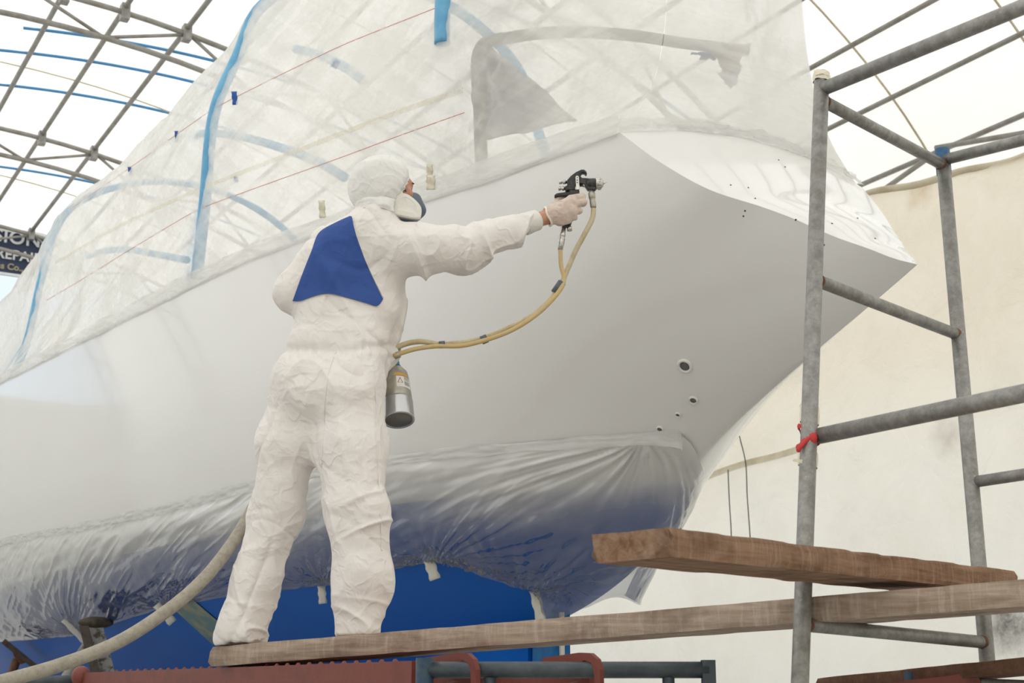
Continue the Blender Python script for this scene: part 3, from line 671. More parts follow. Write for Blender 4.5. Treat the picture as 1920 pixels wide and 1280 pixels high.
Fs = grid_faces(NU2, NS2); flat = G.reshape(-1, 3); vv = np.tile(v2, NU2); us = np.repeat(uu, NS2)
TOPA = G[:, 0]; outw = nrm(-C*.75-UP*.65)
Nn = vnormals(flat, Fs); Nn = np.where((Nn@outw)[:, None] < 0, -Nn, Nn); vlen = np.repeat(np.linalg.norm(G[:, 0]-G[:, -1], axis=1), NS2)*vv
d = .010*fbm(np.c_[us*2, vlen*3, us*0], 41)
tapes = [onhull(x, y, .03) for x, y in ((-10, 1202), (148, 1188), (318, 1133), (612, 1094), (822, 1044), (1008, 1108))]
for c0 in tapes:
    k = np.argmin(np.linalg.norm(flat-c0, axis=1)); du = us-us[k]; dv = vlen-vlen[k]; r = np.hypot(du, dv); th = np.arctan2(dv, du)
    d = d+(.014*np.sin(th*34+2.5*fbm(np.c_[th*3, r, r*0], 43))+.006*np.sin(th*71+3*fbm(np.c_[th*5, r*2, r*0], 44)))*np.exp(-r/.40)*np.clip(r/.06, 0, 1)
# knot of film at the stern: pleats radiating from it
k = np.argmin(np.linalg.norm(flat-TOP3[-1], axis=1)); du = us-us[k]; dv = vlen; r = np.hypot(du, dv); th = np.arctan2(dv, du)
d = d+(.014*np.sin(th*19+2*fbm(np.c_[th*3, r, r*0], 47))+.006*np.sin(th*47+2*fbm(np.c_[th*4, r, r*0], 48)))*np.exp(-r/.45)*np.clip(r/.1, 0, 1)
d = d+.004*ridge(np.c_[(us+vlen*.5)*6, (vlen-us*.35)*3, us*0], 49)
flat = flat+Nn*(np.maximum(d, -.02)*np.clip(vv*12, 0, 1)*np.clip((1-vv)*20, .3, 1))[:, None]
skirt = empty('plastic_skirt', boat(8, -1, 2.4)); tag(skirt, 'shiny clear plastic film taped round the blue underbody', 'plastic sheet')
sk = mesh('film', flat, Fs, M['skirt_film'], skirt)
# dried overspray: thick below the taped edge, thinning downwards
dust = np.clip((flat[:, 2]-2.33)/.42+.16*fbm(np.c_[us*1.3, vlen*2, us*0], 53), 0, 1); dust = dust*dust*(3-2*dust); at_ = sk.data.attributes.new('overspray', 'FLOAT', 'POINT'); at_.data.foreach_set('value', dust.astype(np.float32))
T = nrm(np.gradient(TOPA, axis=0)); outs = nrm(np.cross(T, UP)); outs = np.where((outs@(-C))[:, None] < 0, -outs, outs); outs = np.array([nrm(o_*.9-UP*.2) for o_ in outs])
strip('edge_strip', TOPA[:1080:2]-UP*.02, outs[:1080:2], UP, .06, 51, M['strip_film'], skirt, .006)
def tape(name, px, py, L, W, ang_, mat, label, bvh=None, depth=None, group=None, lift=.02):
    p = depth if depth is not None else onhull(px, py, lift)
    v = nrm(EYE-p); rx = nrm(np.cross(v, UP)); ry = np.cross(rx, v); ca, sa = math.cos(ang_), math.sin(ang_); ax = rx*-ca+ry*sa; ay = rx*-(-sa)+ry*ca; V = []
    for i in range(9):
        for j in range(4):
            V.append(p+ay*((i/8-.5)*L)+ax*((j/3-.5)*W*(1+.12*math.sin(i*1.7)))+v*(.012+.006*math.sin(i*1.1+j)))
    o = mesh(name, V, grid_faces(9, 4), mat); sd = o.modifiers.new('t', 'SOLIDIFY'); sd.thickness = .0015
    tag(o, label, 'tape', group); return o
for px, py, L, W, an, lab in ((820, 1052, .11, .055, .35, 'short tape strip holding the skirt film right of the worker'), (615, 1100, .10, .045, .12, 'tape strip between the worker\'s legs on the blue hull'), (320, 1138, .17, .06, .75, 'tape strip on the skirt film beside the air hose'), (150, 1172, .26, .05, .8, 'tape strip at the lowest left corner of the skirt film'), (1012, 1116, .16, .05, .22, 'pointed tape strip on the rudder edge')):
    tape('tape_strip', px, py, L, W, an, M['white_tape'], lab, lift=.06)
# slanted band laid over the skeg, paler and greener than its blue
cq = [np.array(q, float) for q in ((316, 1131), (350, 1112), (420, 1172), (400, 1207))]
V = [onhull(*((cq[0]*(1-v)+cq[1]*v)*(1-u)+(cq[3]*(1-v)+cq[2]*v)*u), .006) for u in np.linspace(0, 1, 14) for v in np.linspace(0, 1, 7)]
mesh('pale_band', V, grid_faces(14, 7), M['pale_band_green'], ship)

# tapes and strings on the deck film
FB = bvh_of(V2, Fc)
def onfilm(px, py, lift=.012):
    h = FB.ray_cast(Vector(EYE), Vector(sight(px, py)).normalized())
    if h[0] is None: return at_w(px, py, WC-1.1)
    return np.array(h[0])-nrm(sight(px, py))*lift
for px, py, L, W, an, mat, lab in ((806, 322, .05, .022, .05, 'masking_tape', 'small yellow masking tape tab right of the worker\'s hood'), (808, 342, .05, .032, .05, 'masking_tape', 'wider masking tape tab under the yellow one right of the hood'), (604, 392, .06, .022, .1, 'masking_tape', 'masking tape tab above the blue back panel'), (1530, 300, .09, .05, .5, 'masking_tape', 'folded tape flap on the film behind the scaffold post'),
        (440, 184, .045, .018, .15, 'blue_tape', 'bright blue tape tab right of the blue hoop pole'), (332, 256, .038, .014, .15, 'blue_tape', 'blue tape tab on the red string left of the pole'), (244, 321, .03, .012, .25, 'blue_tape', 'small faded blue tape tab far left on the film'), (630, 120, .03, .018, -.5, 'blue_tape', 'blue tape tab high on the film above the worker'), (443, 336, .02, .012, .2, 'blue_tape', 'faint blue tape tab below the upper string')):
    p = onfilm(px, py, .03 if (mat == 'masking_tape' or px == 440) else -.06)
    k = np.linalg.norm(p-EYE)/5.0; tape('tape_tab', px, py, L*k, W*k, an, M[mat], lab, depth=p)
for pl, lab, r in ((((120, 400), (250, 310), (400, 203), (520, 143), (640, 85), (740, 45), (850, 2)), 'upper red string stretched over the film', .0022), (((75, 570), (160, 520), (240, 470), (370, 392), (500, 345), (640, 295), (760, 250), (885, 206)), 'lower red string stretched over the film', .0022)):
    pts = np.array([onfilm(x, y) for x, y in resample(np.array(pl, float), 60)]); pts = laplace_line = np.array([pts[max(0, i-2):i+3].mean(0) for i in range(len(pts))])
    tag(mesh('red_string', *tube(pts, r, 5), M['red_string']), lab, 'string', 'red strings on the film')
pts = np.array([onfilm(x, y, .006) for x, y in resample(np.array([(92, 500), (210, 430), (320, 378), (435, 330), (540, 290), (640, 250), (760, 205), (880, 165)], float), 70)]); pts = np.array([pts[max(0, i-2):i+3].mean(0) for i in range(len(pts))])
VV = np.vstack([pts+UP*.016, pts-UP*.016]); n = len(pts); mesh('film_seam', VV, [(i, i+1, n+i+1, n+i) for i in range(n-1)], M['seam_film'], tent)

# ------------------------------------------------------------------ boat stands
def stand_hit(px, py, lift): p = onhull(px, py, lift); return p
st = empty('boat_stand', np.array([*stand_hit(205, 1150, .15)[:2], 0])); tag(st, 'chipped grey steel boat stand with brown pad, under the skirt film', 'boat stand')
p = stand_hit(205, 1150, .14); ex = nrm(np.cross(UP, nrm(EYE-p)))
mesh('pad', *ellipsoid(p+UP*.03, ex*.13, nrm(np.cross(ex, UP))*.07, UP*.045), M['stand_pad'], st)
q = at_y(205, 1275, p[1]-.05); q2 = q-(p-q)*np.array([1, 1, 4.0]); k = p[2]/max(p[2]-q[2], .05)
ft = p+(q-p)*k; ft[2] = 0
mesh('upright', *box(p-ex*.075-UP*.0, ex*.13, nrm(np.cross(ex, UP))*.03, ft-p), M['stand_paint'], st, False)
mesh('upright', *box(p-ex*.12+nrm(np.cross(ex, UP))*.08, ex*.07, nrm(np.cross(ex, UP))*.05, ft-p), M['stand_pad'], st, False)  # second upright: shade beside the chipped post, put in as dark colour
b1 = at_y(110, 1282, p[1]-.15); dirn = b1-p; ft2 = p+dirn*(p[2]/(p[2]-b1[2])); mesh('brace', *tube([p-UP*.05, ft2], .04, 14), M['stand_paint'], st)
s2 = stand_hit(55, 1208, .10); st2 = empty('boat_stand', np.array([s2[0], s2[1], 0])); tag(st2, 'rusty boat stand with dark wooden pad at the lower left', 'boat stand')
ex2 = nrm(np.cross(UP, nrm(EYE-s2))); ey2 = nrm(np.cross(ex2, UP))
tl = nrm(ex2*-.8-UP*.62) if (ex2[0] < 0) else nrm(ex2*.8-UP*.62); mesh('pad', *box(s2-tl*.20, tl*.40, nrm(np.cross(tl, ey2))*.05, ey2*.16), M['stand_pad'], st2, False)
j = at_y(32, 1235, s2[1]-.05); mesh('head', *prism([s2-tl*.14, s2+tl*.12, j+UP*-.02+tl*.05, j-tl*.04], ey2*.08), M['rust'], st2, False)
f2 = at_y(12, 1290, s2[1]-.05); dirn = f2-j; mesh('screw_post', *tube([j, j+dirn*(j[2]/max(j[2]-f2[2], .02))], .04, 14), M['rust'], st2)
# ================================================================== SCAFFOLD AND PLANKS
def plank(name, c0, lv, wv, tv, mat, label, seed, wear=.0025):
    """rough sawn board: corner, length, width and thickness vectors; edges nicked and worn round"""
    c0, lv, wv, tv = [np.asarray(v, float) for v in (c0, lv, wv, tv)]; L = np.linalg.norm(lv); n = int(L/.02); ln = lv/L; W = np.linalg.norm(wv); Tk = np.linalg.norm(tv); wn, tn = wv/W, tv/Tk; V = []
    nw, nt_ = 8, 4; ring = []
    for k in range(nw): ring.append((k/nw, 0))
    for k in range(nt_): ring.append((1, k/nt_))
    for k in range(nw): ring.append((1-k/nw, 1))
    for k in range(nt_): ring.append((0, 1-k/nt_))
    m = len(ring)
    for i in range(n+1):
        x = i/n*L; endf = max(0, 1-min(x, L-x)/.03)
        for (a_, b_) in ring:
            p = np.array([x, a_*W, b_*Tk]); corner = (min(a_, 1-a_) < .01) and (min(b_, 1-b_) < .01)
            q = p+np.array([0, 1, 1])*wear*.35*noise([[x*9, a_*7, b_*7+seed]], seed)[0]
            cen = np.array([x, W/2, Tk/2]); k = (wear*(1.0+2.5*max(0, noise([[x*14, a_*3, b_*3]], seed+3)[0])) if corner else 0)+endf*.002
            dv = cen-q; dv[0] = 0; dl = np.linalg.norm(dv); q = q+dv/dl*k; q[0] += (.012*noise([[a_*4, b_*4, seed]], seed+5)[0] if i in (0, n) else 0)
            V.append(c0+ln*q[0]+wn*q[1]+tn*q[2])
    Fc = grid_faces(n+1, m); Fc = []
    for i in range(n):
        for k in range(m): k2 = (k+1) % m; Fc.append((i*m+k, i*m+k2, (i+1)*m+k2, (i+1)*m+k))
    Fc.append(tuple(range(m))[::-1]); Fc.append(tuple(n*m+k for k in range(m)))
    if np.dot(np.cross(wv, tv), lv) < 0: Fc = [f[::-1] for f in Fc]
    o = mesh(name, V, Fc, mat, None, True, 40); tag(o, label, 'plank'); return o
pl = at_y(392, 1212, 5.05); pr = at_y(1920, 1085, 3.70); d1 = pr-pl; dh = nrm(np.array([d1[0], d1[1], 0])); back = np.array([-dh[1], dh[0], 0])
P1L, P1D, P1B = pl, d1, back
plank('scaffold_plank', pl-UP*.069, d1*1.16, back*.25, UP*.069, M['plank_grey'], 'long weathered plank the worker stands on', 3)
c2 = at_y(1256, 987, 3.15); e2 = at_y(1753, 1050, 4.0); d2 = e2-c2; d2h = nrm(np.array([d2[0], d2[1], 0])); b2 = np.array([-d2h[1], d2h[0], 0])
plank('scaffold_plank', c2-UP*.067, d2*1.42, b2*.225, UP*.067, M['plank_red'], 'upper reddish plank with a rough sawn end poking left', 8, .003)
# third board low at the right
q0 = at_y(1526, 1271, 4.7); q1 = at_y(1920, 1231, 4.25); dd_ = q1-q0; bk = nrm(np.array([-dd_[1], dd_[0], 0]))
plank('scaffold_plank', q0-UP*.045, dd_*1.4, bk*.22, UP*.045, M['plank_dark'], 'dark red-brown plank low at the right corner', 12)

# the galvanised tower
def line_pt(a_, b_, z): t = (z-a_[2])/(b_[2]-a_[2]); return a_+(b_-a_)*t
sc = empty('scaffold_tower', (1.0, 4.1, 0)); tag(sc, 'galvanised tubular scaffold tower at the right', 'scaffold')
R_ = .0242
a1, b1_ = at_y(1541, 138, 4.22), at_y(1500, 1280, 3.93); post1 = (a1, b1_)
a2, b2_ = at_y(1767, 286, 4.75), at_y(1855, 1280, 4.50); post2 = (a2, b2_)
u1 = mesh('upright', *tube([line_pt(*post1, 0.0), a1], R_, 24), M['galvanised'], sc)
for f in (-1,):  # key slot running down the tube
    pass
mesh('upright', *tube([line_pt(*post2, 0.0), a2-UP*.03], R_, 24), M['galvanised'], sc)
mesh('post_cap', *tube([a2-UP*.085, a2+UP*.012], R_*1.07, 24), M['cap_paint'], sc)
def on1(py): y0 = a1; t = (py-138)/(1280-138); Y = 4.22+(3.93-4.22)*t; return at_y(1541+(1500-1541)*t, py, Y)
def on2(py): t = (py-286)/(1280-286); Y = 4.75+(4.50-4.75)*t; return at_y(1767+(1855-1767)*t, py, Y)
for pa, pb in ((187, 310), (524, 628), (1170, 1204)):
    r = mesh('rung', *tube([on1(pa), on2(pb)], .0195, 20), M['galvanised'], sc)
    for q, o_ in ((on1(pa), on2(pb)), (on2(pb), on1(pa))):
        n_ = nrm(o_-q); mesh('weld', *tube([q+n_*.018, q+n_*.029], [.0225, .0198], 16), M['rust'], r)
rails = []
for p, q, r in ((on1(168), at_y(1920, 12, 3.60), .0225), (on2(300), at_y(1920, 262, 4.50), .020), (on2(904), at_y(1920, 889, 4.44), .019)):
    e = p+(q-p)*1.9; mesh('rail', *tube([p, e], r, 20), M['galvanised'], sc); rails.append(e)
top = rails[0]; mesh('upright', *tube([np.array([top[0]-.1, top[1], 0]), top+UP*.04], R_, 20), M['galvanised'], sc)
top = rails[1]; mesh('upright', *tube([np.array([top[0], top[1], 0]), top+UP*.04], R_, 20), M['galvanised'], sc)
# the tied guard rail
ga, gb = on1(818)+np.array([.03, -.012, 0]), at_y(1920, 737, 3.45); tag(mesh('guard_rail', *tube([ga, ga+(gb-ga)*1.9], .0235, 20), M['galvanised']), 'galvanised guard rail tied to the near post with red cloth', 'rail')
t = empty('red_tie', on1(820)); tag(t, 'red cloth strip knotted round the near scaffold post', 'tie')
ax = nrm(a1-b1_); n1_ = nrm(np.cross(ax, [0, 1, 0])); n2_ = np.cross(ax, n1_)
def ribbon(c0, tilt, r, w, mat, parent, name='band', turns=1.0, seed=1):
    V = []; N_ = 40
    for i in range(N_+1):
        th = 2*math.pi*turns*i/N_; rr = r*(1+.08*math.sin(th*5+seed))
        q = c0+n1_*math.cos(th)*rr+n2_*math.sin(th)*rr+ax*tilt*math.cos(th)
        for v in (-.5, 0, .5): V.append(q+ax*w*v+(n1_*math.cos(th)+n2_*math.sin(th))*.002*(1-abs(v)*2))
    return mesh(name, V, grid_faces(N_+1, 3), mat, parent)
ribbon(on1(815), .022, .031, .014, M['red_cloth'], t); ribbon(on1(823), -.026, .032, .013, M['red_cloth'], t, seed=3)
k0 = on1(821)-n2_*0; fr_ = nrm(EYE-k0); mesh('knot', *ellipsoid(k0+fr_*.034+np.array([.012, 0, 0]), np.array([.013, 0, 0]), np.array([0, .010, 0]), np.array([0, 0, .016])), M['red_cloth'], t)
mesh('tail', *tube(catmull([k0+fr_*.034, k0+fr_*.04+np.array([-.02, 0, -.02]), k0+fr_*.036+np.array([-.035, 0, -.04])], 6), [.007]*12+[.003], 8), M['red_cloth'], t)
# old tape on the near post
t = empty('old_tape', on1(800)); tag(t, 'peeling clear tape wrapped round the near scaffold post above and below the red tie', 'tape')
for py, w in ((763, .010), (780, .05), (862, .045)): ribbon(on1(py), .004, .0262, w, M['masking_tape'], t, 'wrap', seed=py)
f0 = on1(868); mesh('flap', *prism([f0+np.array([-.02, -.026, .006]), f0+np.array([-.045, -.03, .008]), f0+np.array([-.05, -.03, .002]), f0+np.array([-.018, -.026, -.006])], (0, .0015, 0)), M['masking_tape'], t, False)
t = tag(empty('torn_tape', a1), 'torn cream tape on the top of the near scaffold post', 'tape')
ribbon(a1-ax*.018, .004, .0262, .032, M['masking_tape'], t, 'wrap', seed=4)
f0 = a1-ax*.01; mesh('flap', *prism([f0+np.array([-.03, -.02, .012]), f0+np.array([.012, -.03, .006]), f0+np.array([.016, -.03, -.012]), f0+np.array([-.005, -.031, -.004]), f0+np.array([-.026, -.026, -.008])], (0, .002, 0)), M['masking_tape'], t, False)

# the dark grey frame carrying the red hook-on platform
fr0 = at_y(796, 1256, 4.02); fr1 = at_y(1328, 1255, 4.02)
fm = empty('grey_scaffold', (fr0[0], fr0[1], 0)); tag(fm, 'dark grey steel scaffold frame along the bottom edge', 'scaffold')
z_ = (fr0[2]+fr1[2])/2; fr0[2] = fr1[2] = z_
pt = at_y(796, 1233, 4.02)[2]
mesh('upright', *tube([(fr0[0], fr0[1], 0), (fr0[0], fr0[1], pt)], .0245, 20), M['blue_paint'], fm)
mesh('cross_tube', *tube([fr0, fr1], .0225, 20), M['grey_paint'], fm)
pz = at_y(1328, 1237, 4.02)[2]; mesh('upright', *box((fr1[0]-.018, fr1[1]-.02, 0), (.036, 0, 0), (0, .04, 0), (0, 0, pz)), M['grey_paint'], fm, False)
for px in (918, 1253):
    q = at_y(px, 1262, 4.02); mesh('stub', *tube([(q[0], q[1], z_-.02), (q[0], q[1], .3)], .017, 14), M['grey_paint'], fm)
lower = z_-1.2; mesh('cross_tube', *tube([(fr0[0], fr0[1], .3), (fr1[0], fr1[1], .3)], .0225, 16), M['grey_paint'], fm)
# red platform
plat = empty('hook_on_platform', (fr0[0], fr0[1]+.6, 1.6)); tag(plat, 'red steel hook-on scaffold platform with toothed grating', 'platform')
bA0 = at_y(772, 1239, 4.10); bA1 = at_y(150, 1263, 6.2); bA1[2] = bA0[2] = 1.70-.003
dA = bA1-bA0; nA = nrm(np.array([-dA[1], dA[0], 0])); nA = nA if nA[0] > 0 else -nA
mesh('side_beam', *box(bA0-UP*.085, dA, nA*.04, UP*.085), M['red_paint'], plat, False)
bB0 = at_y(1105, 1240, 4.08); bB0[2] = 1.70-.003; dB = dA*.98
mesh('side_beam', *box(bB0-UP*.085, dB, nA*.04, UP*.085), M['red_paint'], plat, False)
gw = bB0-bA0; gw = gw-nrm(dA)*gw.dot(nrm(dA)); gl = np.linalg.norm(gw)
mesh('deck_plate', *box(bA0+nrm(dA)*.12+nA*.04-UP*.03, dA*.95, gw-nA*.04, UP*.012), M['red_paint'], plat, False)
tooth = None; Ld = np.linalg.norm(dA)
for k in range(int((Ld-.3)/.075)):
    q = bA0+nrm(dA)*(.2+k*.075)+nA*.07
    if tooth is None: o = mesh('tooth', *lathe(q-UP*.019, q+UP*.010, [(0, .020), (.5, .015), (1, .004)], 8), M['red_paint'], plat, False); tooth = (o, q)
    else: o = tooth[0].copy(); link(o, plat); o.location = Vector(q-tooth[1])
def hook(name, c0, parent):
    """flat steel claw curling over the cross tube"""
    out = [(-.16, .035), (-.10, .040), (-.02, .047), (.02, .045), (.045, .028), (.055, 0), (.056, -.09), (.036, -.09), (.034, -.01), (.024, .018), (0, .026), (-.024, .018), (-.03, -.03), (-.16, -.05)]
    fw = nrm(np.array([.72, -.70, 0])); return mesh(name, *prism([c0+fw*x+UP*z for x, z in out], np.array([.012, .012, 0])), M['red_paint'], parent, False)
for px in (866, 1096):
    q = at_y(px, 1255, 4.02); q[2] = z_; hook('hook', q, plat)
# far-left end of the platform sits on another dark tube
q = at_y(90, 1277, 6.25); tag(mesh('scaffold_tube', *tube([at_y(-30, 1281, 6.3), at_y(146, 1275, 6.25)], .0225, 16), M['grey_paint']), 'dark scaffold tube at the lower left corner', 'tube')
mesh('end_clamp', *ellipsoid(at_y(152, 1268, 6.2), np.array([.04, 0, 0]), np.array([0, .04, 0]), np.array([0, 0, .045])), M['red_paint'], plat)
# small blue frame and red hook low at the right
f2_ = empty('blue_scaffold', (1.3, 4.55, 0)); tag(f2_, 'worn blue and grey scaffold frame low at the right', 'scaffold')
q = at_y(1707, 1259, 4.5); mesh('upright', *tube([(q[0], q[1], 0), q], .022, 18), M['blue_paint'], f2_)
q2 = at_y(1707, 1277, 4.5); q3 = at_y(1850, 1283, 4.4); mesh('cross_tube', *tube([q2, q2+(q3-q2)*1.6], .018, 16), M['galvanised'], f2_)
cp = [(1640, 1284), (1700, 1275), (1770, 1268), (1815, 1260), (1828, 1262), (1838, 1275), (1838, 1300), (1830, 1300), (1822, 1285), (1760, 1300), (1640, 1300)]
h2 = mesh('platform_hook', *prism([at_y(x, y, 4.38) for x, y in cp], (.01, .02, 0)), M['red_paint'], None, False); tag(h2, 'red platform claw hooked low at the right corner', 'hook')
# ================================================================== THE PAINTER
J = lambda px, py, Y: at_y(px, py, Y)
man = empty('person', P1L+P1D*.13+P1B*.1); tag(man, 'person in white hooded coverall with blue back panel, spraying, seen from behind', 'person')
SUIT = [  # (point, radius, point, radius)
    # left leg
    (J(560, 735, 5.05), .112, J(540, 830, 5.06), .108), (J(540, 830, 5.06), .108, J(520, 960, 5.08), .088), (J(520, 960, 5.08), .088, J(478, 1090, 5.08), .084), (J(478, 1090, 5.08), .084, J(452, 1188, 5.06), .088),
    # right leg
    (J(655, 735, 4.98), .118, J(660, 840, 4.95), .112), (J(660, 840, 4.95), .112, J(668, 960, 4.91), .103), (J(668, 960, 4.91), .103, J(676, 1090, 4.90), .098), (J(676, 1090, 4.90), .098, J(668, 1176, 4.88), .078),
    # seat and waist
    (J(575, 710, 5.02), .118, J(655, 705, 4.99), .125), (J(592, 735, 4.97), .105, J(640, 735, 4.95), .10), (J(595, 648, 5.03), .112, J(672, 645, 5.03), .118), (J(600, 800, 5.02), .08, J(610, 850, 5.0), .05),
    # trunk
    (J(606, 580, 5.03), .108, J(690, 580, 5.06), .125), (J(618, 520, 5.02), .108, J(700, 510, 5.06), .125), (J(625, 465, 5.01), .082, J(722, 462, 5.01), .092), (J(660, 440, 5.0), .075, J(700, 425, 5.0), .075),
    # loose front of the jacket
    (J(735, 570, 5.14), .062, J(726, 660, 5.15), .052), (J(726, 660, 5.15), .052, J(712, 725, 5.12), .022),
    # neck
    (J(690, 432, 5.0), .085, J(703, 395, 5.02), .085),
    # left arm
    (J(612, 468, 5.02), .078, J(548, 545, 5.03), .064), (J(548, 545, 5.03), .064, J(580, 598, 5.22), .052),
    # right arm
    (J(735, 470, 5.0), .095, J(795, 468, 5.02), .098), (J(795, 468, 5.02), .098, J(868, 467, 5.07), .080), (J(868, 467, 5.07), .080, J(940, 439, 5.11), .064), (J(940, 439, 5.11), .064, J(988, 419, 5.14), .044),
]
def suit_d(p):
    d = None
    for a_, ra, b_, rb in SUIT:
        q = cone_d(p, a_, ra, b_, rb); d = q if d is None else smin(d, q, .045)
    # soft, baggy undulation of the cloth
    return d
pts_ = np.array([x for t in SUIT for x in (t[0], t[2])]); lo = pts_.min(0)-.16; hi = pts_.max(0)+.16; hi[2] = pts_.max(0)[2]+.12
plank_z = lambda p: P1L[2]+(p-P1L)@nrm(P1D)*P1D[2]/np.linalg.norm(P1D)
# evaluate limb by limb on a 9 mm lattice
def fast(p):
    out = np.full(p.shape[:-1], .3)
    for i in range(p.shape[0]):
        sl = p[i]; out[i] = suit_d(sl)
    floor_ = plank_z(p)+.004-p[..., 2]
    return np.maximum(out, floor_)
SV_, SF_ = surface_nets(fast, lo, hi, .0095)
SV_ = laplace(SV_, SF_, 2, .5)
# subdivide once for crisp creases
bmx = bmesh.new(); vs = [bmx.verts.new(v) for v in SV_]
for f in SF_: bmx.faces.new([vs[i] for i in f])
bmesh.ops.recalc_face_normals(bmx, faces=bmx.faces); bmesh.ops.subdivide_edges(bmx, edges=bmx.edges, cuts=1, use_grid_fill=True, smooth=.0)
bmx.verts.index_update(); SV_ = np.array([v.co[:] for v in bmx.verts]); SF_ = np.array([[v.index for v in f.verts] for f in bmx.faces if len(f.verts) == 4]); bmx.free()
SV_ = laplace(SV_, SF_, 2, .5); NS_ = vnormals(SV_, SF_)
def px_of(P):
    q = P-EYE; dep = q[:, 1]*math.cos(TH)+q[:, 2]*math.sin(TH); up = -q[:, 1]*math.sin(TH)+q[:, 2]*math.cos(TH); return np.c_[960+FPX*q[:, 0]/dep, 640-FPX*up/dep]
B2 = px_of(SV_); X, Z = SV_[:, 0], SV_[:, 2]; Yd = SV_[:, 1]
def g(v, c0, s_): return np.exp(-((v-c0)/s_)**2)
arm = np.clip((B2[:, 0]-745)/60, 0, 1)*(B2[:, 1] < 560); leg = np.clip((B2[:, 1]-730)/60, 0, 1); torso = (1-arm)*(1-leg)
Q = SV_
crease = lambda sx, sy, sz, sd, sh=1.0: np.power(np.clip(ridge(np.c_[Q[:, 0]*sx, Q[:, 1]*sy, Q[:, 2]*sz], sd), 0, 1), sh)
d = .009*fbm(Q*5, 61, 2)                                                  # big soft billows
fold = lambda sx, sy, sz, sd, sh, kx=0., kz=0.: np.power(np.clip(ridge(np.c_[(Q[:, 0]+kx*Q[:, 2])*sx, Q[:, 1]*sy, (Q[:, 2]+kz*Q[:, 0])*sz], sd), 0, 1), sh)
d += leg*(.010*fold(7, 7, 1.5, 162, 1.6, .1)-.008*fold(6, 6, 2.0, 163, 4, -.35)-.005*fold(5, 7, 6, 164, 4, 0, .7)+.005*fold(12, 12, 5, 165, 3, .3)-.002)
d += torso*(.010*fold(5, 5, 2.2, 65, 1.8, .5, -.6)-.009*fold(5, 5, 4.5, 172, 4, 0, .6)+.004*fold(11, 9, 7, 173, 3, -.4)-.003)
und = np.clip((B2[:, 1]-445)/50, -.4, 1)
d += arm*(.015*fold(7, 4, 2.2, 66, 1.8, .45)*(1+.6*und)+.010*fold(13, 7, 6, 67, 3, -.4)-.010)
# gathered waist elastic
wy = 652-.03*(B2[:, 0]-620); wz = g(B2[:, 1], wy+4, 16); d += -.015*g(B2[:, 1], wy, 8)+wz*.004*np.sin(B2[:, 0]*.30+5*noise(np.c_[B2[:, 0]*.03, B2[:, 1]*.02, X*0], 68))
# bunched hems
for cx, cy in ((455, 1175), (668, 1165)):
    w_ = np.exp(-((B2[:, 0]-cx)/80)**2)*np.clip((B2[:, 1]-(cy-65))/60, 0, 1); d += w_*.014*fold(5, 6, 15, 69, 2, 0, .3)
# knee folds
for cx, cy in ((515, 985), (700, 1000), (690, 960)):
    w_ = np.exp(-((B2[:, 0]-cx)/50)**2-((B2[:, 1]-cy)/45)**2); d += w_*.008*fold(6, 6, 11, 70, 2, 0, -.5)
SV_ = SV_+NS_*d[:, None]
zmin = np.array([plank_z(p) for p in SV_])+.003; SV_[:, 2] = np.maximum(SV_[:, 2], zmin)
mesh('coverall', SV_, SF_, M['suit'], man)
SB = bvh_of(SV_, SF_)
def onsuit(px, py, lift=.003):
    h = SB.ray_cast(Vector(EYE), Vector(sight(px, py)).normalized())
    if h[0] is None: return None
    return np.array(h[0])-nrm(sight(px, py))*lift
# blue back panel: a patch lying on the cloth
left = catmull([(657, 404), (628, 417), (597, 436), (583, 470), (566, 512), (546, 566)], 8); right = catmull([(659, 404), (668, 440), (684, 485), (702, 525), (720, 560)], 8)
left = resample(left, 60); right = resample(right, 60); bottomL = catmull([(546, 566), (562, 566), (585, 557), (612, 551), (645, 557), (690, 570), (709, 575), (720, 560)], 6); bottomL = resample(bottomL, 48)
V = []; last = None
for i in range(60):
    for j in range(48):
        u = i/59; v = j/47; q = left[i]*(1-v)+right[i]*v
        blend = u**3; chord = left[59]*(1-v)+right[59]*v; q = q+(bottomL[j]-chord)*blend
        p = onsuit(q[0], q[1], .004); p = last if p is None else p; V.append(p); last = p
V = laplace(np.array(V), grid_faces(60, 48), 2, .5)
V = V-np.array([nrm(sight(*b)) for b in px_of(V)])*.003
mesh('back_panel', V, grid_faces(60, 48), M['suit_blue'], man)
# raised seams of the suit
for pl_, nm in ((((630, 655), (615, 700), (608, 760), (606, 820), (603, 880)), 'seam'), (((700, 668), (706, 760), (708, 860), (714, 950), (716, 1040)), 'seam'), (((657, 404), (668, 440), (684, 485), (702, 525), (721, 561)), 'seam'), (((546, 568), (585, 558), (612, 552), (645, 558), (710, 577)), 'seam')):
    pp = [onsuit(x, y, .001) for x, y in resample(np.array(pl_, float), 50)]; pp = [p for p in pp if p is not None]
    if len(pp) > 8:
        pp = np.array(pp); pp = np.array([pp[max(0, i-2):i+3].mean(0) for i in range(len(pp))]); mesh(nm, *tube(pp, .0022, 6), M['suit'], man)
# knitted cuff
ca, cb = J(981, 421, 5.135), J(1008, 412, 5.16)
mesh('cuff', *lathe(ca, cb, [(0, .040), (.1, .044), (.6, .041), (.95, .040), (1, .037), (1, .030)], 32), M['cuff_knit'], man)

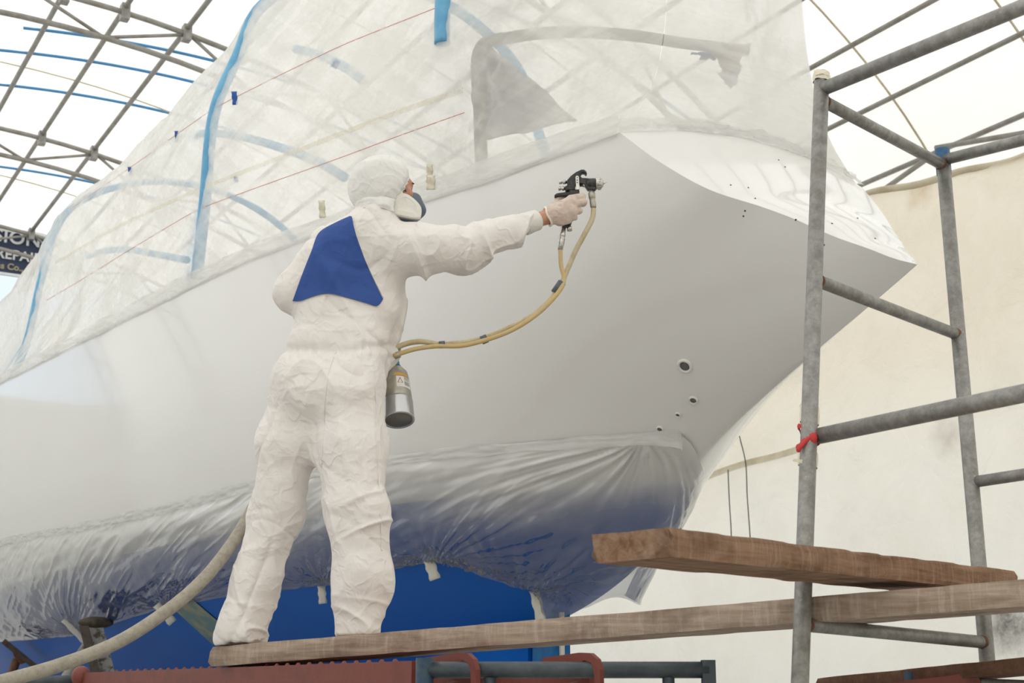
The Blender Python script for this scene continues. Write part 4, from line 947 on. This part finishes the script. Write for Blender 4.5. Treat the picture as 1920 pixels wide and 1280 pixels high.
# --- hood: rings from the back of the head forward to the elastic rim
hc = J(716, 351, 5.03); fw = nrm(np.array([.90, .40, -.10])); rim_n = nrm(fw*.93-UP*.30); hx = nrm(np.cross(rim_n, [0, 0, 1.])); hy = np.cross(hx, rim_n)   # hy points up
V = []; NT, NP = 44, 64
for i in range(NT):
    th = .02+(math.radians(121)-.02)*i/(NT-1)
    for k in range(NP):
        ph = 2*math.pi*k/NP; cx, cy, cz = math.sin(th)*math.cos(ph), math.sin(th)*math.sin(ph), -math.cos(th)
        r = np.array([.106, .114, .122]); 
        ear = 1+.06*max(0, cy)*max(0, -cz); low = 1+.10*max(0, -cy)*(1 if cz < .3 else .4)
        p = np.array([cx*r[0], cy*r[1]*ear*low, cz*r[2]])
        if th > math.radians(100): p[:2] *= 1-.10*((th-math.radians(100))/math.radians(28))
        V.append((hc+hx*p[0]+hy*p[1]+rim_n*p[2]))
V = np.array(V); Fh = grid_faces(NT, NP); Fh = []
for i in range(NT-1):
    for k in range(NP): k2 = (k+1) % NP; Fh.append((i*NP+k, i*NP+k2, (i+1)*NP+k2, (i+1)*NP+k))
Nh = vnormals(V, Fh); Nh = np.where(((V-hc)*Nh).sum(1)[:, None] < 0, -Nh, Nh)
rr = np.repeat(np.arange(NT)/(NT-1), NP)
ph_ = np.tile(np.arange(NP)/NP*2*math.pi, NT)
V = V+Nh*(.006*fbm(V*9, 81)+.006*np.power(np.clip(ridge(np.c_[(V-hc)@hx*9, (V-hc)@hy*14, (V-hc)@rim_n*5], 83), 0, 1), 1.5)+.005*np.sin(ph_*23+3*noise(V*6, 85))*np.clip((rr-.72)*4, 0, 1)-.010*g(rr, .985, .03))[:, None]
hood = mesh('hood', V, Fh, M['suit_hood'], man); sd = hood.modifiers.new('t', 'SOLIDIFY'); sd.thickness = .002; sd.offset = -1
ring = [V[(NT-1)*NP+k] for k in range(NP)]; ring.append(ring[0]); mesh('rim', *tube(ring, .0035, 8, caps=False), M['suit_hood'], hood)
cs = [V[i*NP+k] for k in (NP//4,) for i in range(NT)]; mesh('seam', *tube(np.array(cs), .002, 6), M['suit_hood'], hood)
vs_ = [V[int(NT*.52)*NP+k]+Nh[int(NT*.52)*NP+k]*.001 for k in range(NP)]; vs_.append(vs_[0]); mesh('seam', *tube(np.array(vs_), .0018, 6, caps=False), M['suit_hood'], hood)
# hood skirt falling onto the shoulders
V = []
for i in range(14):
    for k in range(49):
        ph = -1.9+3.8*k/48; t = i/13; c0 = hc+fw*-.010-UP*(.072+.050*t); rx = .092+.012*t; ry = .092+.004*t
        back_ = -fw; side = nrm(np.cross(fw, UP)); sw_ = .006*math.sin(ph*9+t*2)*t+.006*float(noise([[ph*2, t*3, 4]], 87)[0])
        V.append(c0+back_*(math.cos(ph)*(ry+sw_))+side*(math.sin(ph)*(rx+sw_)))
o = mesh('collar', V, grid_faces(14, 49), M['suit_hood'], man); sd = o.modifiers.new('t', 'SOLIDIFY'); sd.thickness = .003

# --- the body inside the suit: one continuous figure with head, face and hands
HY = 5.17
hand_parts = []
def hp(px, py, dy): return at_y(px, py, HY+dy)
PALM = [(hp(1018, 409, 0), .024, hp(1032, 404, 0), .030), (hp(1032, 406, 0), .031, hp(1068, 396, -.002), .031), (hp(1034, 398, 0), .028, hp(1070, 380, 0), .026), (hp(1050, 415, .002), .018, hp(1066, 410, .002), .019)]
FING = [[(1070, 372, -.004, .0145), (1092, 368, .014, .0135), (1092, 371, .048, .012), (1074, 373, .062, .010)],
        [(1073, 384, -.006, .0145), (1095, 379, .012, .0135), (1094, 382, .048, .012), (1074, 384, .060, .010)],
        [(1071, 396, -.004, .0135), (1087, 395, .014, .0125), (1085, 397, .046, .0115), (1067, 398, .056, .0095)],
        [(1065, 408, -.002, .0125), (1078, 408, .014, .0115), (1076, 409, .042, .0105), (1062, 409, .050, .009)]]
THUMB = [(1036, 394, .02, .017), (1046, 376, .040, .0155), (1062, 366, .056, .0135), (1080, 362, .060, .0115)]
def hand_d(p, shrink):
    d = None
    for a_, ra, b_, rb in PALM: q = cone_d(p, a_, ra-shrink, b_, rb-shrink); d = q if d is None else smin(d, q, .014)
    for ch in FING+[THUMB]:
        f = None
        for u, v in zip(ch, ch[1:]):
            q = cone_d(p, hp(*u[:3]), u[3]-shrink, hp(*v[:3]), v[3]-shrink); f = q if f is None else np.minimum(f, q)
        d = smin(d, f, .006)
    return d
gp = np.array([hp(*k[:3]) for ch in FING+[THUMB] for k in ch]+[x for t in PALM for x in (t[0], t[2])])
GV, GF = surface_nets(lambda p: hand_d(p, 0), gp.min(0)-.045, gp.max(0)+.045, .0030)
GV = laplace(GV, GF, 2, .5)
cutn = nrm(hp(1068, 392, 0)-hp(1018, 409, 0)); c0 = hp(1027, 406, 0); keep = (GV-c0)@cutn > 0
Nn = vnormals(GV, GF); GV = GV+Nn*(.0016*ridge(np.c_[GV[:, 0]*60, GV[:, 1]*30, GV[:, 2]*90], 91)*((GV-c0)@cutn < .07))[:, None]
GF2 = [f for f in GF if all(keep[i] for i in f)]
glove = mesh('glove', GV, GF2, M['glove'], man)
rimc = hp(1027, 406, 0); e1 = nrm(np.cross(cutn, [0, 1, 0])); e2_ = np.cross(cutn, e1); rp = [rimc+e1*.033*math.cos(t_)*1.12+e2_*.031*math.sin(t_)+cutn*.003*math.sin(3*t_) for t_ in np.linspace(0, 2*math.pi, 41)]
mesh('glove_rim', *tube(np.array(rp), .0045, 8, caps=False), M['glove_rim'], glove)
BODY = [(a_, max(ra*.62, .02), b_, max(rb*.62, .02)) for a_, ra, b_, rb in SUIT if not (a_[2] < 1.9 and False)]
BODY = [t for k, t in enumerate(BODY) if k not in (11, 16, 17)]
BODY += [(J(988, 419, 5.14), .033, J(1018, 409, 5.165), .0285), (J(690, 440, 5.02), .055, hc-UP*.06, .055)]
for px, py, Y in ((450, 1196, 5.04), (668, 1184, 4.87)):
    a_ = J(px, py, Y); BODY.append((a_+UP*.02, .04, a_+nrm(np.array([.45, .8, 0]))*.05+UP*.01, .030))
# far hand steadying the hoses in front of the belly
lh = J(592, 612, 5.27); BODY += [(J(580, 598, 5.22), .03, lh, .03)]+[(lh, .014, lh+np.array([.07, .02+.012*k, .03-.02*k]), .008) for k in range(4)]+[(lh+UP*.02, .013, lh+np.array([.05, .0, .06]), .009)]
side = nrm(np.cross(fw, UP))                                   # his right, towards the camera
up_h = nrm(np.cross(side, fw))
HD = lambda f, s_, u: hc+fw*(f+.012)+side*s_+up_h*u
def ell_d(p, c0, rf, rs, ru):
    q = p-c0; x = np.stack([(q@fw)/rf, (q@side)/rs, (q@up_h)/ru], -1); return (np.sqrt((x*x).sum(-1))-1)*min(rf, rs, ru)
def head_d(p):
    d = ell_d(p, HD(-.005, 0, .02), .101, .078, .092); d = smin(d, ell_d(p, HD(.035, 0, -.045), .066, .062, .072), .03)
    d = smin(d, cone_d(p, HD(.088, .030, .026), .012, HD(.088, -.030, .026), .012), .02)            # brow
    d = smin(d, cone_d(p, HD(.092, 0, .015), .010, HD(.118, 0, -.022), .014), .012)                # nose
    d = smin(d, cone_d(p, HD(.083, .046, -.018), .016, HD(.07, .056, -.02), .016), .02)            # cheek
    d = smin(d, cone_d(p, HD(.083, -.046, -.018), .016, HD(.07, -.056, -.02), .016), .02)
    for s_ in (-1, 1): d = np.maximum(d, -(np.sqrt(((p-HD(.102, s_*.033, .008))**2).sum(-1))-.011))  # eye sockets
    d = smin(d, cone_d(p, HD(.086, .018, -.062), .010, HD(.086, -.018, -.062), .010), .008)        # lips
    for s_ in (-1, 1): d = smin(d, ell_d(p, HD(-.01, s_*.078, -.005), .022, .010, .032), .008)      # ears
    return d
def body_d(p):
    d = None
    for a_, ra, b_, rb in BODY: q = cone_d(p, a_, ra, b_, rb); d = q if d is None else smin(d, q, .035)
    d = smin(d, head_d(p), .02); return smin(d, hand_d(p, .0035), .012)
def body_fast(p):
    out = np.empty(p.shape[:-1])
    for i in range(p.shape[0]): out[i] = body_d(p[i])
    return np.maximum(out, plank_z(p)+.006-p[..., 2])
lo2 = np.minimum(lo, gp.min(0)-.06); hi2 = np.maximum(hi, gp.max(0)+.06); hi2[2] = hc[2]+.16
BV, BF = surface_nets(body_fast, lo2, hi2, .010); BV = laplace(BV, BF, 1, .4)
body = mesh('body', BV, BF, M['skin'], man)
for s_ in (-1, 1):
    e = mesh('eye', *ellipsoid(HD(.083, s_*.033, .008), fw*.0105, side*.0105, up_h*.0105, 16, 10), M['filter_white'], man); mesh('pupil', *ellipsoid(HD(.0925, s_*.034, .008), fw*.002, side*.005, up_h*.005, 12, 8), M['hair_dark'], e)
    mesh('eyebrow', *tube([HD(.099, s_*.018, .028), HD(.099, s_*.034, .032), HD(.088, s_*.052, .026)], [.002, .0025, .0015], 8), M['hair_dark'], man)

# --- half-mask respirator
resp = empty('tmp_anchor', (0, 0, 0)); bpy.data.objects.remove(resp)
def mask_d(p):
    d = ell_d(p, HD(.088, 0, -.052), .060, .050, .060); d = smin(d, cone_d(p, HD(.125, 0, -.012), .020, HD(.142, 0, -.055), .024), .02); d = smin(d, cone_d(p, HD(.142, 0, -.055), .024, HD(.125, 0, -.085), .022), .02)
    return np.maximum(d, -(p-HD(.068, 0, 0))@fw)
RV, RF = surface_nets(mask_d, HD(.09, 0, -.05)-.11, HD(.09, 0, -.05)+.11, .005); RV = laplace(RV, RF, 2, .5)
mk = mesh('respirator', RV, RF, M['mask_rubber'], man)
for s_ in (1, -1):
    c0 = HD(.072, s_*.070, -.080); nn = nrm(side*s_*.95-fw*.25); t1 = nrm(fw-nn*fw.dot(nn)); t2 = np.cross(nn, t1); t2 = t2 if t2[2] > 0 else -t2
    out = [(-.055, -.045), (-.050, .018), (-.036, .040), (-.010, .043), (.030, .022), (.052, -.002), (.056, -.030), (.052, -.045)]
    out = catmull(out+[out[0]], 6)[:-1]; V = []; rings = [(0, .94), (.006, 1), (.018, 1), (.024, .95), (.026, .62), (.0245, .58), (.0245, .02)]
    for h_, k in rings:
        for x, y in out: V.append(c0+t1*((x+.0)*k)+t2*((y+.0)*k-.0)+nn*h_)
    m = len(out); Fc = []
    for i in range(len(rings)-1):
        for k in range(m): k2 = (k+1) % m; Fc.append((i*m+k, i*m+k2, (i+1)*m+k2, (i+1)*m+k))
    Fc.append(tuple(range(m))[::-1])
    bmx = bmesh.new(); vv_ = [bmx.verts.new(v-np.array(man.location)) for v in V]
    for f in Fc: bmx.faces.new([vv_[i] for i in f])
    bmesh.ops.recalc_face_normals(bmx, faces=bmx.faces); me = bpy.data.meshes.new('filter'); bmx.to_mesh(me); bmx.free(); me.materials.append(M['filter_white'])
    for f in me.polygons: f.use_smooth = True
    me.set_sharp_from_angle(angle=math.radians(40)); fo = bpy.data.objects.new('filter', me); link(fo, mk); ORIGIN[fo.name] = np.array(man.location)
    V = [c0+t1*x*1.01+t2*y*1.01+nn*h_ for h_ in (-.004, .005) for x, y in out]; mesh('filter_edge', V, [(k, (k+1) % m, m+(k+1) % m, m+k) for k in range(m)], M['filter_edge'], fo)
mesh('strap', *tube([HD(.08, .052, -.04), HD(.04, .085, .0), HD(0, .098, .02)], .004, 8), M['mask_rubber'], mk)

# ================================================================== SPRAY GUN, HOSES, CANISTER
GY = 5.20
def gz(x, y): return 960+x/5.818, 280+y/5.818
def gp3(x, y, dy=0): return at_y(*gz(x, y), GY+dy)
gun = empty('spray_gun', gp3(680, 400)); tag(gun, 'black and silver paint spray gun held in the gloved hand', 'spray gun')
bodyp = [(600, 335), (640, 288), (700, 243), (755, 218), (785, 217), (808, 232), (820, 264), (806, 270), (795, 254), (775, 247), (757, 258), (747, 285), (762, 307), (800, 309), (870, 315), (905, 322), (918, 432), (865, 442), (825, 432), (806, 402), (790, 378), (740, 366), (736, 380), (692, 384), (690, 436), (585, 444), (576, 400), (604, 390)]
def gplate(name, poly, y0, y1, mat, parent, bev=.002):
    o = mesh(name, *prism([gp3(x, y, y0) for x, y in poly], (0, y1-y0, 0)), mat, parent, True, 30)
    b = o.modifiers.new('b', 'BEVEL'); b.width = bev; b.segments = 2; b.limit_method = 'ANGLE'; return o
gplate('gun_body', bodyp, -.014, .014, M['gun_black'], gun, .004)
gplate('grip', [(625, 430), (735, 430), (740, 520), (700, 640), (640, 830), (545, 850), (560, 700), (600, 560)], -.013, .013, M['gun_black'], gun, .006)
gplate('tail', [(462, 496), (490, 476), (585, 462), (640, 470), (640, 500), (520, 505), (466, 515)], -.012, .012, M['gun_black'], gun)
a_, b_ = gp3(790, 372), gp3(1006, 372); mesh('gun_head', *lathe(gp3(800, 378), gp3(918, 376), [(0, .015), (.35, .0215), (.8, .0225), (1, .0215)], 28), M['gun_black'], gun)
mesh('air_cap', *lathe(gp3(912, 374), gp3(1004, 372), [(0, .0225), (.04, .0245), (.12, .0245), (.16, .0225), (.3, .0235), (.62, .0225), (.70, .019), (.9, .012), (.92, .004), (1, .004)], 24), M['chrome'], gun)
for k in range(14):
    th = 2*math.pi*k/14; u = np.array([0, math.cos(th), math.sin(th)])*.0225; mesh('rib', *tube([gp3(938, 374)+u, gp3(968, 373)+u], .0022, 6), M['chrome'], gun)
mesh('needle', *tube([gp3(1000, 372), gp3(1036, 358)], [.0025, .0008], 8), M['chrome'], gun)
for y, x0, x1 in ((356, 512, 604), (426, 504, 588)):
    mesh('knob', *lathe(gp3(x0, y), gp3(x1, y), [(0, .006), (.05, .0085), (.3, .0085), (.34, .0055), (.45, .0055), (.5, .0085), (.8, .0085), (.82, .006), (1, .006)], 18), M['chrome'], gun)
gplate('trigger', [(692, 300), (700, 285), (722, 285), (730, 300), (738, 436), (700, 440)], -.020, -.014, M['chrome'], gun, .001)
for y in (308, 334, 362): mesh('trigger_hole', *lathe(gp3(712, y, -.0206), gp3(712, y, -.0196), [(0, .0022), (1, .0022)], 10), M['gun_black'], gun)
mesh('packing_nut', *lathe(gp3(738, 392), gp3(805, 388), [(0, .006), (.5, .006), (.55, .009), (1, .009)], 16), M['chrome'], gun)
mesh('fluid_fitting', *lathe(gp3(862, 440), gp3(890, 645), [(0, .008), (.06, .0105), (.14, .0105), (.18, .014), (.45, .013), (.47, .0115), (.62, .0115), (.64, .0125), (.9, .0125), (1, .009)], 18), M['can_steel'], gun)
mesh('air_fitting', *lathe(gp3(562, 840), gp3(526, 1098), [(0, .010), (.3, .011), (.33, .0125), (.42, .0125), (.45, .010), (.5, .0125), (.75, .0125), (.8, .011), (1, .0095)], 18), M['chrome'], gun)
mesh('air_valve', *lathe(gp3(622, 795), gp3(628, 888), [(0, .007), (.5, .007), (.52, .010), (1, .010)], 16), M['chrome'], gun)
h1 = [(1050.5, 468, 5.20), (1052, 498, 5.20), (1057, 520, 5.20), (1054, 536, 5.19), (1035, 562, 5.18), (1000, 594, 5.17), (955, 621, 5.16), (908, 638, 5.15), (865, 648, 5.14), (815, 649, 5.12), (775, 655, 5.10), (738, 667, 5.10)]
h2_ = [(1113, 391, 5.20), (1111, 408, 5.20), (1098, 435, 5.20), (1080, 468, 5.21), (1066, 500, 5.215), (1050, 536, 5.21), (1036, 556, 5.205), (1005, 586, 5.195), (955, 614, 5.185), (908, 633, 5.175), (868, 642, 5.165), (826, 645, 5.145), (790, 640, 5.12), (762, 644, 5.11), (738, 654, 5.12)]
tag(mesh('air_line', *tube(catmull([at_y(*p) for p in h1], 8), .0088, 14), M['hose_amber']), 'amber thin hose from the gun grip to the canister', 'hose')
tag(mesh('paint_line', *tube(catmull([at_y(*p) for p in h2_], 8), .0102, 14), M['hose_beige']), 'beige hose from the gun nozzle to the canister', 'hose')
for (px, py, Y), (dx, dy), lab in (((1047, 539, 5.2), (-9, 13), 'dark tape band joining the hoses below the gun'), ((908, 636, 5.163), (-7, 3), 'dark tape band joining the hoses at the middle'), ((829, 646, 5.135), (-7, .5), 'dark tape band joining the hoses near the worker')):
    a_ = at_y(px-dx*.75, py-dy*.75, Y); b_ = at_y(px+dx*.75, py+dy*.75, Y); m_ = (a_+b_)/2; mesh_ = mesh('tape_band', *tube([a_, b_], .0165 if px != 829 else .014, 16), M['tape_grey']); tag(mesh_, lab, 'tape', 'tape bands on the hoses')
# canister hanging at the hip
ct = at_y(741, 690, 5.17); cbm = at_y(748, 788, 5.09); axv = nrm(cbm-ct); Lc = np.linalg.norm(cbm-ct)
can = empty('paint_canister', cbm); tag(can, 'steel paint canister with blue cap hanging at the worker\'s hip', 'canister')
RC = .0575
mesh('shell', *lathe(ct, cbm, [(-.0, .022), (.03, .030), (.12, .044), (.2, .0475), (.62, .0545), (.64, .0545)], 48), M['can_steel'], can)
mesh('base_band', *lathe(ct, cbm, [(.64, .0555), (.66, .0562), (.97, RC), (1.0, RC), (1.0, .050), (.985, .048), (.985, .034), (.975, .030), (.975, .002)], 48), M['can_steel_bright'], can)
mesh('base_plate', *lathe(cbm-axv*.004, cbm-axv*.001, [(0, .049), (1, .049)], 40), M['can_base'], can)
mesh('cap', *lathe(ct-axv*.040, ct, [(0, .006), (.1, .013), (.3, .017), (.85, .019), (.9, .023), (1, .023)], 28), M['cap_blue'], can)
for px, py, Y, nm in ((738, 654, 5.12, 'beige'), (738, 667, 5.10, 'amber')):
    q = at_y(px, py, Y); mesh('hose_fitting', *tube([q+np.array([.022, 0, .006]), q+np.array([-.01, .01, -.004]), ct-axv*.03], [.0125, .0125, .010], 14), M['can_steel'], can)
vd = nrm(EYE-cbm); e1 = nrm(vd-axv*vd.dot(axv)); e2c = np.cross(axv, e1); e2c = e2c if e2c[0] > 0 else -e2c
def wrap(name, t0, t1, th0, th1, mat, parent, lift, shape=None):
    V = []
    for i in range(9):
        for j in range(13):
            t = t0+(t1-t0)*i/8; th = th0+(th1-th0)*j/12; r = np.interp(t, [.2, .64], [.0475, .0545])+lift; V.append(ct+(cbm-ct)*t+(e1*math.cos(th)+e2c*math.sin(th))*r)
    return mesh(name, V, grid_faces(9, 13), mat, parent)
lb = wrap('label', .29, .50, .02, 1.25, M['label_white'], can, .0006)
wrap('label_stripe', .225, .275, -.12, 1.1, M['label_orange'], can, .0006)
for k, (t0, t1) in enumerate(((.30, .33), (.34, .36), (.38, .46))): wrap('small_print', t0, t1, .62, 1.1, M['label_grey'], lb, .001)
tri = [(.325, .30), (.42, .12), (.42, .48)]
def onc(t, th, l): r = np.interp(t, [.2, .64], [.0475, .0545])+l; return ct+(cbm-ct)*t+(e1*math.cos(th)+e2c*math.sin(th))*r
tp_ = [onc(t, th, .0012) for t, th in tri]; mesh('warning_triangle', *tube(np.array(tp_+[tp_[0], tp_[1]]), .0011, 6), M['label_red'], lb)
# air hose trailing off behind the leg
ah = [(478, 945, 5.22), (464, 972, 5.2), (432, 1023, 5.1), (382, 1085, 5.0), (318, 1141, 4.9), (220, 1204, 4.8), (110, 1247, 4.7), (0, 1278, 4.6), (-90, 1300, 4.55), (-260, 1420, 4.5)]
tag(mesh('air_hose', *tube(catmull([at_y(*p) for p in ah], 10), .0225, 16), M['air_hose']), 'thick dusty grey air hose trailing down behind the worker\'s leg', 'hose')
